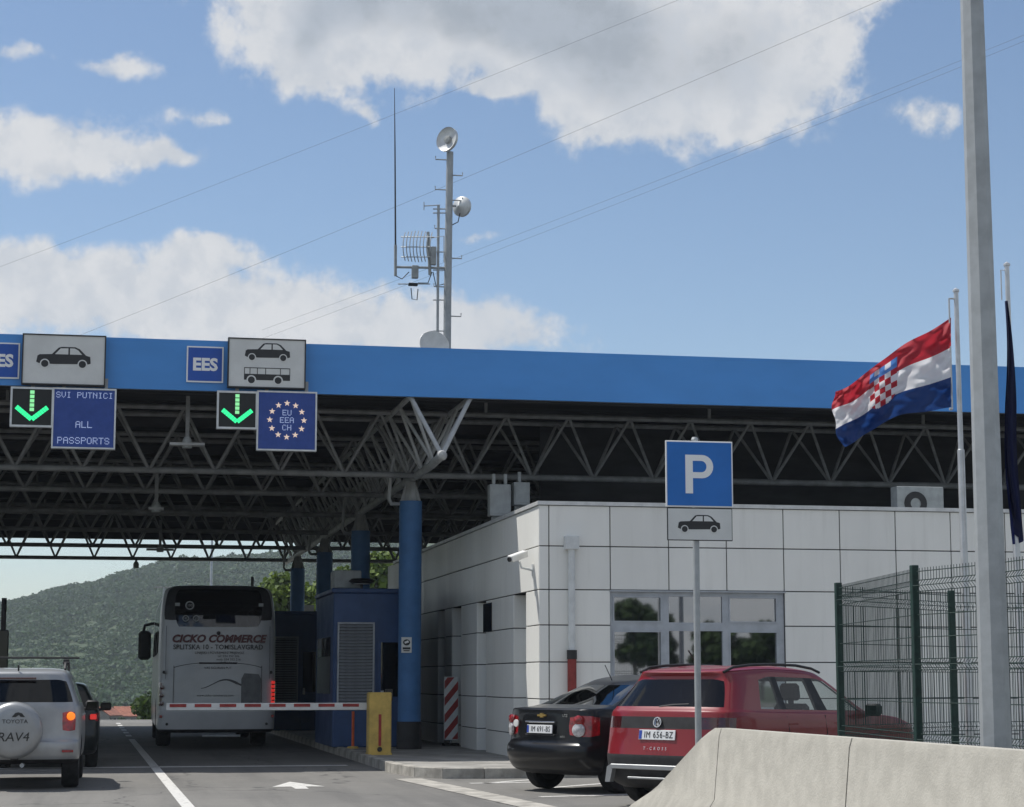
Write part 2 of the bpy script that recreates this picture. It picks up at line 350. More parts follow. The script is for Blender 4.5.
# ------------------------------------------------------------------ mesh helpers
class MB:
    def __init__(self):
        self.v = []; self.f = []; self.m = []
    def quad(self, a, b, c, d, mi=0):
        n = len(self.v); self.v += [tuple(a), tuple(b), tuple(c), tuple(d)]; self.f.append((n, n + 1, n + 2, n + 3)); self.m.append(mi)
        return self
    def box(self, x0, x1, y0, y1, z0, z1, mi=0, bev=0.0):
        n = len(self.v)
        if bev > 0:                       # chamfered box (all 12 edges)
            bm = bmesh.new(); bmesh.ops.create_cube(bm, size=1)
            for vv in bm.verts:
                vv.co = ((x0 + x1) / 2 + vv.co.x * (x1 - x0), (y0 + y1) / 2 + vv.co.y * (y1 - y0), (z0 + z1) / 2 + vv.co.z * (z1 - z0))
            bmesh.ops.bevel(bm, geom=bm.edges[:], offset=bev, segments=1, affect='EDGES')
            self.bm(bm, mi); return self
        self.v += [(x, y, z) for z in (z0, z1) for y in (y0, y1) for x in (x0, x1)]
        for f in ((0, 2, 3, 1), (4, 5, 7, 6), (0, 1, 5, 4), (2, 6, 7, 3), (0, 4, 6, 2), (1, 3, 7, 5)):
            self.f.append(tuple(n + i for i in f)); self.m.append(mi)
        return self
    def bm(self, bm, mi=0):
        n = len(self.v); bm.verts.index_update()
        self.v += [tuple(vv.co) for vv in bm.verts]
        for f in bm.faces:
            self.f.append(tuple(n + vv.index for vv in f.verts)); self.m.append(mi)
        bm.free(); return self
    def tube(self, pts, rad, seg=8, mi=0, caps=True):
        """tube along a polyline; rad is a number or one per point"""
        P = [Vector(p) for p in pts]
        if not hasattr(rad, '__len__'): rad = [rad] * len(P)
        n0 = len(self.v); prev = None
        for i, p in enumerate(P):
            t = ((P[min(i + 1, len(P) - 1)] - P[max(i - 1, 0)])).normalized()
            if prev is None:
                a = t.cross(Vector((0, 0, 1)))
                if a.length < 1e-3: a = t.cross(Vector((1, 0, 0)))
                a.normalize()
            else:
                a = (prev - t * prev.dot(t))
                if a.length < 1e-6: a = t.cross(Vector((1, 0, 0)))
                a.normalize()
            prev = a; b = t.cross(a)
            for k in range(seg):
                an = 2 * PI * k / seg
                self.v.append(tuple(p + (a * math.cos(an) + b * math.sin(an)) * rad[i]))
        for i in range(len(P) - 1):
            for k in range(seg):
                self.f.append((n0 + i * seg + k, n0 + i * seg + (k + 1) % seg, n0 + (i + 1) * seg + (k + 1) % seg, n0 + (i + 1) * seg + k)); self.m.append(mi)
        if caps:
            self.f.append(tuple(n0 + k for k in reversed(range(seg)))); self.m.append(mi)
            self.f.append(tuple(n0 + (len(P) - 1) * seg + k for k in range(seg))); self.m.append(mi)
        return self
    def prism(self, poly, y0, y1, mi=0, axis='Y'):
        """polygon given in (x,z) extruded along Y (or (x,y) along Z)"""
        n = len(self.v); k = len(poly)
        for yy in (y0, y1):
            for (a, b) in poly:
                self.v.append((a, yy, b) if axis == 'Y' else ((a, b, yy) if axis == 'Z' else (yy, a, b)))
        self.f.append(tuple(range(n, n + k))); self.m.append(mi)
        self.f.append(tuple(range(n + 2 * k - 1, n + k - 1, -1))); self.m.append(mi)
        for i in range(k):
            j = (i + 1) % k
            self.f.append((n + i, n + k + i, n + k + j, n + j)); self.m.append(mi)
        return self
    def lathe(self, prof, seg=24, axis='Z', c=(0, 0, 0), mi=0):
        """prof: (r, h) pairs; revolved about axis through c"""
        n = len(self.v); k = len(prof)
        for s in range(seg):
            an = 2 * PI * s / seg
            for (r, h) in prof:
                u, w = r * math.cos(an), r * math.sin(an)
                p = {'Z': (u, w, h), 'X': (h, u, w), 'Y': (u, h, w)}[axis]
                self.v.append((p[0] + c[0], p[1] + c[1], p[2] + c[2]))
        for s in range(seg):
            for i in range(k - 1):
                a = n + s * k + i; b = n + ((s + 1) % seg) * k + i
                self.f.append((a, b, b + 1, a + 1)); self.m.append(mi)
        return self
    def mesh(self, name, mats, smooth=False):
        me = bpy.data.meshes.new(name); me.from_pydata(self.v, [], self.f)
        if not isinstance(mats, (list, tuple)): mats = [mats]
        for mm in mats: me.materials.append(M[mm] if isinstance(mm, str) else mm)
        me.polygons.foreach_set('material_index', self.m)
        bm = bmesh.new(); bm.from_mesh(me); bmesh.ops.recalc_face_normals(bm, faces=bm.faces[:]); bm.to_mesh(me); bm.free()
        if smooth:
            me.shade_smooth()
            try: me.set_sharp_from_angle(angle=R(38))
            except Exception: pass
        me.update(); return me
    def build(self, name, mats, parent=None, smooth=False, loc=None, **tagkw):
        return obj(name, self.mesh(name, mats, smooth), parent, loc, **tagkw)


def obj(name, me, parent=None, loc=None, rot=None, label=None, cat=None, group=None, kind=None):
    o = bpy.data.objects.new(name, me); COL.objects.link(o)
    if parent is not None: o.parent = parent
    if loc is not None: o.location = loc
    if rot is not None: o.rotation_euler = rot
    return tag(o, label, cat, group, kind)
def tag(o, label=None, cat=None, group=None, kind=None):
    if label: o['label'] = label
    if cat: o['category'] = cat
    if group: o['group'] = group
    if kind: o['kind'] = kind
    return o
def thing(name, label, cat, loc=(0, 0, 0), rotz=0.0, group=None):
    o = bpy.data.objects.new(name, None); o.empty_display_size = 0.2; COL.objects.link(o)
    o.location = loc; o.rotation_euler = (0, 0, rotz)
    return tag(o, label, cat, group)
def copy_tree(o, parent=None):
    c = o.copy(); COL.objects.link(c); c.parent = parent
    for ch in [x for x in bpy.data.objects if x.parent == o]:
        copy_tree(ch, c)
    return c

_txt = {}
def text(name, body, size, mat, parent, loc, rotx=PI / 2, rotz=0.0, ext=0.0015, align='CENTER', sx=1.0, shear=0.0, bold=0.0, space=1.0):
    cu = bpy.data.curves.new(name, 'FONT'); cu.body = body; cu.size = size; cu.extrude = ext
    cu.align_x = align; cu.align_y = 'CENTER'; cu.shear = shear; cu.offset = bold; cu.resolution_u = 3; cu.space_character = space
    t = bpy.data.objects.new(name, cu); COL.objects.link(t)
    dg = bpy.context.evaluated_depsgraph_get(); dg.update()
    me = bpy.data.meshes.new_from_object(t.evaluated_get(dg))
    bpy.data.objects.remove(t); bpy.data.curves.remove(cu)
    me.materials.clear(); me.materials.append(M[mat])
    o = obj(name, me, parent, loc, (rotx, 0, rotz)); o.scale = (sx, 1, 1)
    return o

# pictograms on (x, z), unit width
def car_picto(mb, x0, z0, w, y0, y1, mi, hole_mi, flip=False):
    """side view of a small hatchback, facing left; body polygon plus window cut-outs and wheels"""
    def P(pts): return [(x0 + (1 - a if flip else a) * w, z0 + b * w) for a, b in pts]
    body = [(0.0, .085), (.02, .20), (.06, .225), (.28, .235), (.40, .36), (.46, .375), (.70, .375), (.78, .34), (.90, .22), (.975, .20), (.985, .075), (.95, .06), (.90, .06), (.30, .05), (.05, .06)]
    mb.prism(P(body), y0, y1, mi)
    mb.prism(P([(.335, .235), (.435, .345), (.575, .35), (.575, .235)]), y0 - .002, y1 - 0.001, hole_mi)
    mb.prism(P([(.605, .235), (.605, .35), (.69, .35), (.755, .315), (.825, .235)]), y0 - .002, y1 - 0.001, hole_mi)
    for cx in (.155, .835):
        for r, mi2, yy in ((.088, hole_mi, .003), (.066, mi, .006)):
            mb.prism([(x0 + (cx + r * math.cos(t * PI / 10)) * w, z0 + (.055 + r * math.sin(t * PI / 10)) * w) for t in range(20)], y0 - yy, y1 - .001, mi2)

# ================================================================== SETTING
def gz(x, y):
    """terrain height: level at the crossing, falling to a valley, then the hill"""
    def ss(a, b, t):
        t = min(1, max(0, (t - a) / (b - a))); return t * t * (3 - 2 * t)
    z = -8.5 * ss(73, 240, y)
    d = math.hypot(x, y)
    if y > 60:
        px = 110 + 2000 * (x / y)                      # bearing, used to shape the ridge line
        crest = float(np.interp(px, [-900, -300, 0, 60, 150, 260, 330, 420, 560, 800, 1400, 2600], [8, 17, 32.5, 39.5, 50, 58, 62, 64, 64, 56, 37, 16]))
        crest = crest + .7 * math.sin(px * .045) + .4 * math.sin(px * .11 + 1)
        k = ss(0, 1, min(1, max(0, (d - 400) / 500.0)))
        t = min(1, max(0, (d - 400) / 500.0))
        prof = 0.55 * t ** 1.15 + .45 * k
        z += (crest + 8.5) * prof
        z += (1.5 * math.sin(x * .021 + y * .009) + 1.2 * math.sin(x * .05 - y * .013)) * min(1, max(0, (d - 430) / 200)) * .6
        if d > 910: z -= (d - 910) * .06
    return z

ys = [-400, -150, -60, 0, 30, 60, 72.5, 80, 90, 100, 115, 135, 160, 190, 220, 250, 300, 350, 400, 430] + [430 + 20 * i for i in range(1, 30)] + [1100, 1400, 1800, 2400, 3500, 6000]
xs = [-6000, -3000, -1800, -1200] + [-1000 + 50 * i for i in range(41)] + [1200, 1800, 3000, 6000]
gv = [(x, y, gz(x, y) - 0.012) for y in ys for x in xs]
nx = len(xs)
gf = [(j * nx + i, j * nx + i + 1, (j + 1) * nx + i + 1, (j + 1) * nx + i) for j in range(len(ys) - 1) for i in range(nx - 1)]
me = bpy.data.meshes.new('ground'); me.from_pydata(gv, [], gf); me.materials.append(M['soil']); me.shade_smooth()
obj('ground', me, kind='structure')
# asphalt apron of the crossing (one sheet, follows the fall of the ground at its far end)
mb = MB(); ya = [-60, 0, 20, 40, 60, 72.5, 80, 90, 100, 115]
for a, b in zip(ya[:-1], ya[1:]):
    w0 = 45 if b <= 72.5 else 9
    mb.quad((-w0, a, gz(0, a)), (w0, a, gz(0, a)), (w0, b, gz(0, b)), (-w0, b, gz(0, b)))
mb.build('road', 'asphalt', kind='structure')

def mark(name, pts, z=0.004, mat='paint'):
    mb = MB(); n = len(pts); mb.v = [(p[0], p[1], z) for p in pts]; mb.f = [tuple(range(n))]; mb.m = [0]
    return mb.build(name, mat, kind='structure')
def strip(name, a, b, w, z=0.004, mat='paint'):
    a, b = Vector((a[0], a[1], 0)), Vector((b[0], b[1], 0)); nrm = (b - a).normalized().cross(Vector((0, 0, 1))) * w / 2
    return mark(name, [a - nrm, b - nrm, b + nrm, a + nrm], z, mat)
def lx(y): return 0.97 - (y - 22) * 0.0133
strip('lane_line', (lx(10), 10), (lx(52), 52), 0.15)
for i in range(6):
    y0 = 54.5 + i * 3.1
    strip('lane_dash', (lx(y0), y0), (lx(y0 + 1.6), y0 + 1.6), 0.15)
strip('stop_line', (-6, 35.3), (4.1, 35.35), 0.35)
strip('stop_line', (-6, 31.7), (-0.45, 31.7), 0.16)
ac = pz(297, 786)
ax, ay = ac.x, ac.y
mark('road_arrow', [(ax - .09, ay - .8), (ax + .09, ay - .8), (ax + .10, ay - .2), (ax + .37, ay - .25), (ax, ay + 1.15), (ax - .37, ay - .25), (ax - .10, ay - .2)])

# island / pavement with kerb stones
KZ = 0.15
isl = [(4.47, 66.0), (4.47, 32.5), (4.62, 30.9), (4.98, 30.35), (5.6, 30.25), (24, 30.25), (24, 66.0)]
mb = MB(); mb.prism([(4.60, 66.0), (4.60, 32.5), (4.75, 30.98), (5.06, 30.52), (5.62, 30.40), (24, 30.40), (24, 66)], -0.1, KZ, axis='Z')
island = mb.build('pavement', 'pave', kind='structure')
def kerb_run(a, b):
    a, b = Vector((*a, 0)), Vector((*b, 0)); L = (b - a).length; n = max(1, round(L / 1.0)); d = (b - a) / n
    ang = math.atan2(d.y, d.x)
    for i in range(n):
        mbk = MB(); mbk.box(0.004, d.length - 0.006, -0.001, 0.135, -0.1, KZ + 0.012, bev=0.012)
        k = mbk.build('kerb_stone', 'kerb', island, loc=a + d * i); k.rotation_euler = (0, 0, ang)
        k.location.z = random.uniform(-.004, .004)
kerb_run((4.47, 66), (4.47, 32.5)); kerb_run((4.47, 32.5), (4.62, 30.9)); kerb_run((4.62, 30.9), (4.98, 30.35)); kerb_run((4.98, 30.35), (5.6, 30.25)); kerb_run((5.6, 30.25), (20, 30.25))
# flush concrete gutter leading from the island nose
g0, g1 = pz(408, 779), pz(560, 812)
strip('gutter', (g0.x, g0.y), (g1.x, g1.y), 0.42, 0.006, 'kerb')

# parking bay lines (parallel to the parked cars)
PARK = R(46)
pd = Vector((math.sin(PARK), math.cos(PARK), 0)); pr = Vector((math.cos(PARK), -math.sin(PARK), 0))
for x, y in ((5.35, 28.9), (6.0, 27.5), (7.9, 24.4)):
    p = Vector((x, y, 0)); e = p + pd * min(5.0, (30.1 - y) / pd.y - .15)
    strip('parking_line', p, e, 0.13)
strip('parking_line', pz(470, 783.5), pz(560, 782), 0.16)
strip('parking_line', pz(540, 797), pz(640, 794.5), 0.14)

# ------------------------------------------------------------------ canopy
YF, YB, XL, XR = 35.4, 68.6, -44.0, 25.0
ZB, ZT = 6.54, 7.44
BZ_ROOF = 4.40
canopy = thing('canopy', 'long blue fascia canopy on steel trusses over the border lanes', 'canopy', (0, 0, 0))
MB().box(XL, XR, YF - .06, YF, ZB, ZT).build('fascia', 'bluef', canopy)
MB().box(XL, XR, YB, YB + .06, 6.3, ZT).build('fascia', 'bluef', canopy)
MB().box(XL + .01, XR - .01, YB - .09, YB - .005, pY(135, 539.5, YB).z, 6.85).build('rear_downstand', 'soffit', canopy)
MB().box(XL - .06, XL, YF, YB, ZB, ZT).build('fascia', 'bluef', canopy)
MB().box(XR, XR + .06, YF, YB, ZB, ZT).build('fascia', 'bluef', canopy)
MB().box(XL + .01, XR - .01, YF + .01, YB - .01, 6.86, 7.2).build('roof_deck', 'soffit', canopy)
for k in range(13):
    yy = YF + 1.2 + k * 2.5
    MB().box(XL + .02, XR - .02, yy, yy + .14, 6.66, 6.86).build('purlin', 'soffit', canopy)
MB().box(8.6, XR - .02, 40.2, 40.3, BZ_ROOF + .05, 6.855).build('added_shade_sheet', 'soffit', canopy)  # added dark sheet standing in for deep shade that hides the rear trusses
MB().box(XL + .02, XR - .02, YF + .005, YF + .09, ZB + .005, ZB + .09).build('edge_beam', 'truss', canopy)
ZC, ZH = 5.42, 6.56                      # chord heights
X0 = pY(215, 470, 38.3).x
STEP = 1.235
def dia_mesh(dx, dy, dz, r, mat):
    return MB().tube([(0, 0, 0), (dx, dy, dz)], r, 7, caps=False).mesh('diagonal', mat, True)
TRUSS_Y = [38.3, 42.6, 48.0, 54.0, 60.4, 66.7]
for ti, ty in enumerate(TRUSS_Y):
    ZH = 6.84 if ti == 5 else 6.56
    mb = MB(); mb.tube([(XL + .5, ty, ZC), (XR - .5, ty, ZC)], .062, 10)
    for s in (-.55, .55): mb.tube([(XL + .5, ty + s, ZH), (XR - .5, ty + s, ZH)], .05, 8)
    for k in range(15):
        xx = XL + 1.5 + k * 4.5; mb.tube([(xx, ty - .55, ZH), (xx, ty - .55, 6.84)], .035, 6)
    tr = mb.build('truss', 'truss', canopy, smooth=True)
    k0, k1 = math.ceil((-9 - X0) / STEP), math.floor((XR - 1 - X0) / STEP)
    if ti < 3:
        ms = {(sx, sy): dia_mesh(sx * STEP / 2, sy * .55, ZH - ZC, .031, 'truss') for sx in (-1, 1) for sy in (-1, 1)}
        for k in range(k0, k1 + 1):
            if ti and not (-4 < X0 + k * STEP < 19): continue
            for key, mm in ms.items():
                obj('diagonal', mm, tr, (X0 + k * STEP, ty, ZC))
    else:
        mb = MB()
        for k in range(k0, k1 + 1):
            for sx in (-1, 1):
                for sy in (-1, 1):
                    xx = X0 + k * STEP; mb.tube([(xx, ty, ZC), (xx + sx * STEP / 2, ty + sy * .55, ZH)], .034, 5, caps=False)
        tag(mb.build('diagonals', 'truss', tr), kind='stuff')
# girder along the lanes, over the columns
ZH = 6.56
GX = pY(442, 452, 34.75).x
COLX = 5.74
mb = MB(); mb.tube([(GX, 34.78, ZC), (COLX, 36.5, ZC), (COLX, YB - .4, ZC)], .075, 10)
for s in (-.55, .55): mb.tube([(COLX + s, YF + .08, ZH), (COLX + s, YB - .3, ZH)], .05, 8)
mb.lathe([(0, -.095), (.067, -.067), (.095, 0), (.067, .067), (0, .095)], 14, 'Y', (GX, 34.76, ZC))
gir = mb.build('girder', 'truss_w', canopy, smooth=True)
MOD = 1.4
for k in range(23):
    ya = 34.76 + MOD * k
    bx = GX if k == 0 else COLX
    for s in (-1, 1):
        for dy in ((.72,) if k == 0 else (-.68, .72)):
            if ya + dy > YB - .4: continue
            r = .042 if k == 0 else .032
            obj('strut', MB().tube([(0, 0, 0), (COLX + s * .55 - bx, dy, ZH - ZC)], r, 8, caps=False).mesh('strut', 'truss_w', True), gir, (bx, ya, ZC))
# columns
for i, cy in enumerate((39.1, 47.2, 55.4, 63.6)):
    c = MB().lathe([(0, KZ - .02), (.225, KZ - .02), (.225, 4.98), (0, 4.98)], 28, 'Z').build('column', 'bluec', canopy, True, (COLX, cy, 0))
    MB().lathe([(.245, KZ - .01), (.245, .66), (.228, .68)], 28, 'Z').build('column_base', 'black', c, True)
    mb = MB()
    for k in range(6):                      # ribbed head
        an = k * PI / 3 + .3; ca, sa = math.cos(an), math.sin(an)
        mb.prism([(0.02, 4.98), (.225, 4.98), (.11, 5.36), (.02, 5.36)], -.012, .012)
        for j in range(len(mb.v) - 8, len(mb.v)):
            vx, vy, vz = mb.v[j]; mb.v[j] = (vx * ca - vy * sa, vx * sa + vy * ca, vz)
    mb.lathe([(0, 4.985), (.14, 4.985), (.10, 5.38), (0, 5.38)], 16, 'Z')
    mb.build('column_head', 'truss_w', c)
    # bent drain pipe beside the head
    mb = MB(); mb.tube([(-.36, -.5, 5.95), (-.44, -.35, 5.6), (-.46, -.2, 5.0), (-.40, -.1, 4.92), (-.2, 0, 4.93)], .038, 8)
    mb.build('drain_pipe', 'truss_w', c, True)
# notice on the first column
nb = thing('notice_plate', 'small white camera notice plate on the nearest blue column', 'notice', (COLX, 39.1 - .235, 0))
pn = pY(406.5, 645, 38.86)
MB().box(pn.x - COLX - .10, pn.x - COLX + .10, -.012, .004, pn.z - .15, pn.z + .15).build('plate', 'signw', nb)
mb = MB(); mb.prism([(pn.x - COLX + .07 * math.cos(t * PI / 8), pn.z + .05 + .06 * math.sin(t * PI / 8)) for t in range(16)], -.016, -.012)
mb.box(pn.x - COLX - .075, pn.x - COLX + .075, -.016, -.012, pn.z - .085, pn.z - .045); mb.box(pn.x - COLX - .06, pn.x - COLX + .06, -.016, -.012, pn.z - .12, pn.z - .10)
mb.build('print', 'signk', nb)
mb = MB(); mb.prism([(pn.x - COLX - .045, pn.z + .06), (pn.x - COLX + .03, pn.z + .09), (pn.x - COLX + .045, pn.z + .05), (pn.x - COLX - .03, pn.z + .025)], -.02, -.016); mb.build('print', 'letw', nb)

# ------------------------------------------------------------------ lane signs on the fascia
SY = YF - .16
def frame_board(root, x0, x1, z0, z1, face, rim='alum', t=.12, w=.035):
    MB().box(x0 + w, x1 - w, -t * .5, .05, z0 + w, z1 - w).build('face', face, root)
    mb = MB(); mb.box(x0, x1, -t * .62, .07, z1 - w, z1); mb.box(x0, x1, -t * .62, .07, z0, z0 + w)
    mb.box(x0, x0 + w, -t * .62, .07, z0 + w, z1 - w); mb.box(x1 - w, x1, -t * .62, .07, z0 + w, z1 - w)
    mb.build('frame', rim, root)
    return -t * .5
def bracket(root, x, z0, z1):
    MB().box(x - .03, x + .03, .07, .16, z0, z1).build('bracket', 'steel', root)
def px_rect(x0, y0, x1, y1, Y):
    a, b = pY(x0, y0, Y), pY(x1, y1, Y); return a.x, b.x, b.z, a.z          # x0,x1,z0,z1

def picto_board(label, rc, kind):
    x0, x1, z0, z1 = rc; r = thing('lane_sign', label, 'sign', ((x0 + x1) / 2, SY - .02, z0), 0, 'pictogram boards on the fascia')
    w, h = x1 - x0, z1 - z0; f = frame_board(r, -w / 2, w / 2, 0, h, 'signw', 'signk', w=.022)
    bracket(r, -w / 4, .1, h * .6); bracket(r, w / 4, .1, h * .6)
    mb = MB()
    if kind == 'car': car_picto(mb, -w * .33, h * .36, w * .66, f - .004, f + .001, 0, 1)
    else:
        car_picto(mb, -w * .285, h * .565, w * .59, f - .004, f + .001, 0, 1)
        bx0, bw, bz = -w * .29, w * .59, h * .16
        mb.box(bx0, bx0 + bw, f - .004, f + .001, bz, bz + h * .12)
        mb.box(bx0, bx0 + bw, f - .004, f + .001, bz + h * .235, bz + h * .25)
        for k in (0, .12, .28, .46, .78, .985): mb.box(bx0 + bw * k, bx0 + bw * (k + .015), f - .004, f + .001, bz + h * .12, bz + h * .235)
        for c in (.16, .74):
            for rr, mi, yy in ((.105, 1, .005), (.075, 0, .007)):
                mb.prism([(bx0 + bw * (c + rr * math.cos(t * PI / 10)), bz + bw * rr * math.sin(t * PI / 10)) for t in range(20)], f - yy, f, mi)
    mb.build('pictogram', ['signk', 'signw'], r)
picto_board('pale board with a single car pictogram above the left lane', px_rect(23, 334, 105, 387, SY), 'car')
picto_board('pale board with car and bus pictograms above the bus lane', px_rect(228, 338, 305, 390, SY), 'bus')

def ees(label, rc):
    x0, x1, z0, z1 = rc; r = thing('entry_system_sign', label, 'sign', ((x0 + x1) / 2, YF - .075, z0), 0, 'blue lettered squares on the fascia')
    w, h = x1 - x0, z1 - z0
    MB().box(-w / 2, w / 2, -.02, .012, 0, h).build('plate', 'letw', r)
    MB().box(-w / 2 + .025, w / 2 - .025, -.024, -.02, .025, h - .025).build('face', 'signb', r)
    text('lettering', 'EES', h * .47, 'letw', r, (0, -.027, h * .48), bold=.012)
ees('blue square sign lettered EES left of the car and bus board', px_rect(187, 346, 223, 383, YF - .08))
ees('blue square sign lettered EES cut by the left picture edge', px_rect(-18, 342, 19, 379, YF - .08))

def arrow_signal(label, rc):
    x0, x1, z0, z1 = rc; r = thing('lane_signal', label, 'traffic signal', ((x0 + x1) / 2, SY, z0), 0, 'green arrow lane signals')
    w, h = x1 - x0, z1 - z0; f = frame_board(r, -w / 2, w / 2, 0, h, 'ledk')
    bracket(r, 0, .1, h + .25)
    mb = MB()
    for s in (-1, 1):                      # chevron arms as thick bars
        a, b = Vector((s * w * .36, h * .50)), Vector((0, h * .19)); d = (b - a).normalized(); n = Vector((-d.y, d.x)) * w * .055
        for k in range(7):
            p0, p1 = a + (b - a) * k / 7, a + (b - a) * (k + .9) / 7
            mb.prism([tuple(p0 - n), tuple(p1 - n), tuple(p1 + n), tuple(p0 + n)], f - .006, f + .001)
    mb.build('arrow_head', 'led_g', r)
    mb = MB()
    for k in range(5): mb.box(-w * .05, w * .05, f - .006, f + .001, h * (.40 + k * .108), h * (.40 + k * .108 + .085))
    mb.build('arrow_shaft', 'led_g2', r)
arrow_signal('black lane signal with green down arrow left of the passports display', px_rect(11, 387, 53, 428, SY))
arrow_signal('black lane signal with green down arrow left of the star ring display', px_rect(217, 391, 257, 430, SY))

def vms(label, rc, kind):
    x0, x1, z0, z1 = rc; r = thing('message_display', label, 'display', ((x0 + x1) / 2, SY - .01, z0), 0, 'blue message displays')
    w, h = x1 - x0, z1 - z0; f = frame_board(r, -w / 2, w / 2, 0, h, 'ledblue', w=.028)
    bracket(r, -w / 3, h * .5, h + .2); bracket(r, w / 3, h * .5, h + .2)
    if kind == 'all':
        for s, zz in (('SVI PUTNICI', .885), ('ALL', .40), ('PASSPORTS', .135)):
            dots(r, s, 0, h * zz, h * .098 if len(s) > 10 else h * .11, f - .001, 'led_w')
    else:
        for s, zz in (('EU', .64), ('EEA', .515), ('CH', .39)): dots(r, s, 0, h * zz, h * .095, f - .001, 'led_w')
        for k in range(12):
            an = k * PI / 6; cx, cz = w * .285 * math.cos(an), h * .515 + w * .285 * math.sin(an)
            MB().prism([(cx + (w * .055 if j % 2 == 0 else w * .022) * math.sin(j * PI / 5), cz + (w * .055 if j % 2 == 0 else w * .022) * math.cos(j * PI / 5)) for j in range(10)], f - .006, f + .001).build('star', 'led_y', r)
def dots(root, body, xc, zc, h, y, mat):
    FN = {'S': '0E11100E01110E', 'V': '11111111110A04', 'I': '0E04040404040E', 'P': '1E11111E101010', 'U': '1111111111110E', 'T': '1F040404040404', 'N': '11191513111111', 'C': '0E11101010110E',
          'A': '0E11111F111111', 'L': '1010101010101F', 'O': '0E11111111110E', 'R': '1E11111E141211', 'E': '1F10101E10101F', 'H': '1111111F111111', ' ': '00000000000000'}
    p = h / 7.0; wtot = (len(body) * 6 - 1) * p
    for i, ch in enumerate(body):
        if ch == ' ': continue
        m = MB()
        for r_ in range(7):
            bits = int(FN[ch][2 * r_:2 * r_ + 2], 16)
            for c_ in range(5):
                if bits >> (4 - c_) & 1:
                    x = xc - wtot / 2 + (i * 6 + c_) * p; z = zc + h / 2 - (r_ + 1) * p
                    m.box(x + .12 * p, x + .88 * p, y - .004, y, z + .12 * p, z + .88 * p)
        m.build('lettering', mat, root)
vms('blue display reading all passports beside the left green arrow', px_rect(53, 388, 115, 450, SY), 'all')
vms('blue display with a ring of stars under the car and bus board', px_rect(257, 391, 316, 452, SY), 'eu')

# ceiling devices
def hang_camera(label, x, y0, y1, Y, plate=.62):
    a, b = pY(x, y0, Y), pY(x, y1, Y)
    r = thing('ceiling_camera', label, 'camera', (b.x, Y, b.z), 0, 'camera posts hanging from the canopy')
    MB().box(-.035, .035, -.035, .035, .12, a.z - b.z).build('hanger', 'truss', r)
    MB().box(-plate / 2, plate / 2, -.12, .12, .04, .085).build('plate', 'truss_w', r)
    MB().lathe([(0, .0), (.09, .0), (.09, .13), (.05, .2), (0, .2)], 12, 'Z').build('device', 'grey', r)
hang_camera('hanging bracket with flat plate under the fascia beside the bus lane board', 187, 396, 448, 36.2)
hang_camera('dark camera hanger in the middle of the canopy left of the bus', 156, 470, 512, 40.6, .3)
hang_camera('dark sensor hanger deep under the canopy above the bus roof', 160, 520, 552, 52.9, .7)
hang_camera('small camera dropping from the farthest truss left of the bus', 136, 557, 568, 63.8, .12)

# ------------------------------------------------------------------ building
BY, BX, BZ = 32.5, 6.93, 4.40
bld = thing('office_building', 'low office clad in pale grey panels under the canopy edge', 'building', (0, 0, 0))
XE, YE = 19.5, 50.0
# dark core behind the panels (set back), with the window opening left free
wx0, wx1 = pY(610.5, 600, BY).x, pY(784.5, 600, BY).x
wz1, wz0 = pY(700, 590.5, BY).z, 0.95
mb = MB()
mb.box(BX + .03, wx0, BY + .03, BY + .4, .05, BZ - .02); mb.box(wx1, XE, BY + .03, BY + .4, .05, BZ - .02)
mb.box(wx0, wx1, BY + .03, BY + .4, wz1, BZ - .02); mb.box(wx0, wx1, BY + .03, BY + .4, .05, wz0)
mb.box(BX + .31, BX + .6, BY + .4, YE, .05, BZ - .02)
mb.box(BX + .6, XE, YE - .3, YE, .05, BZ - .02); mb.box(XE - .3, XE, BY + .4, YE - .3, .05, BZ - .02)
mb.box(BX + .6, XE - .3, BY + .4, YE - .3, BZ - .25, BZ - .1)
mb.build('wall', 'joint', bld)
mb = MB(); mb.box(BX + .6, XE - .3, BY + 2.6, BY + 2.7, .1, BZ - .25); mb.box(BX + .6, XE - .3, BY + .4, BY + 2.6, .1, .16); mb.build('room', 'room', bld)
rowz = [BZ - .03, pY(560, 546, BY).z, pY(560, 589.5, BY).z, pY(560, 625, BY).z, pY(560, 662, BY).z, 1.17, .56, .06]
colx = [BX, pY(549, 560, BY).x]
cw = (wx1 - wx0) / 3
colx.append(wx0 - 0.0)
for k in range(1, 12): colx.append(wx0 + cw * k)
G = .009
def panel_obj(x0, x1, y0, y1, z0, z1, parent=bld):
    return MB().box(x0, x1, y0, y1, z0, z1, bev=.004).build('panel', 'panel', parent)
for i in range(len(colx) - 1):
    for j in range(len(rowz) - 1):
        x0, x1, z1, z0 = colx[i], colx[i + 1], rowz[j], rowz[j + 1]
        if x1 > XE: continue
        inwin = (x0 >= wx0 - .01 and x1 <= wx1 + .01)
        if inwin and z0 < wz1 - .05 and z1 > wz0 + .05:
            if z0 >= wz0 or z1 < wz1 - .01 and z0 >= wz0: continue
            z1 = min(z1, wz0)
            if z1 - z0 < .1: continue
        panel_obj(x0 + G + (0 if i else -G), x1 - G, BY - random.uniform(0, .003), BY + .026, z0 + G, z1 - G)
mb = MB(); mb.box(BX - .03, XE, BY - .035, BY + .42, BZ - .028, BZ + .035); mb.box(BX - .03, BX + .62, BY + .42, YE, BZ - .028, BZ + .035); mb.build('coping', 'coping', bld)
MB().box(BX + .62, XE - .1, BY + .42, YE - .1, BZ - .1, BZ - .03).build('flat_roof', 'grey', bld)
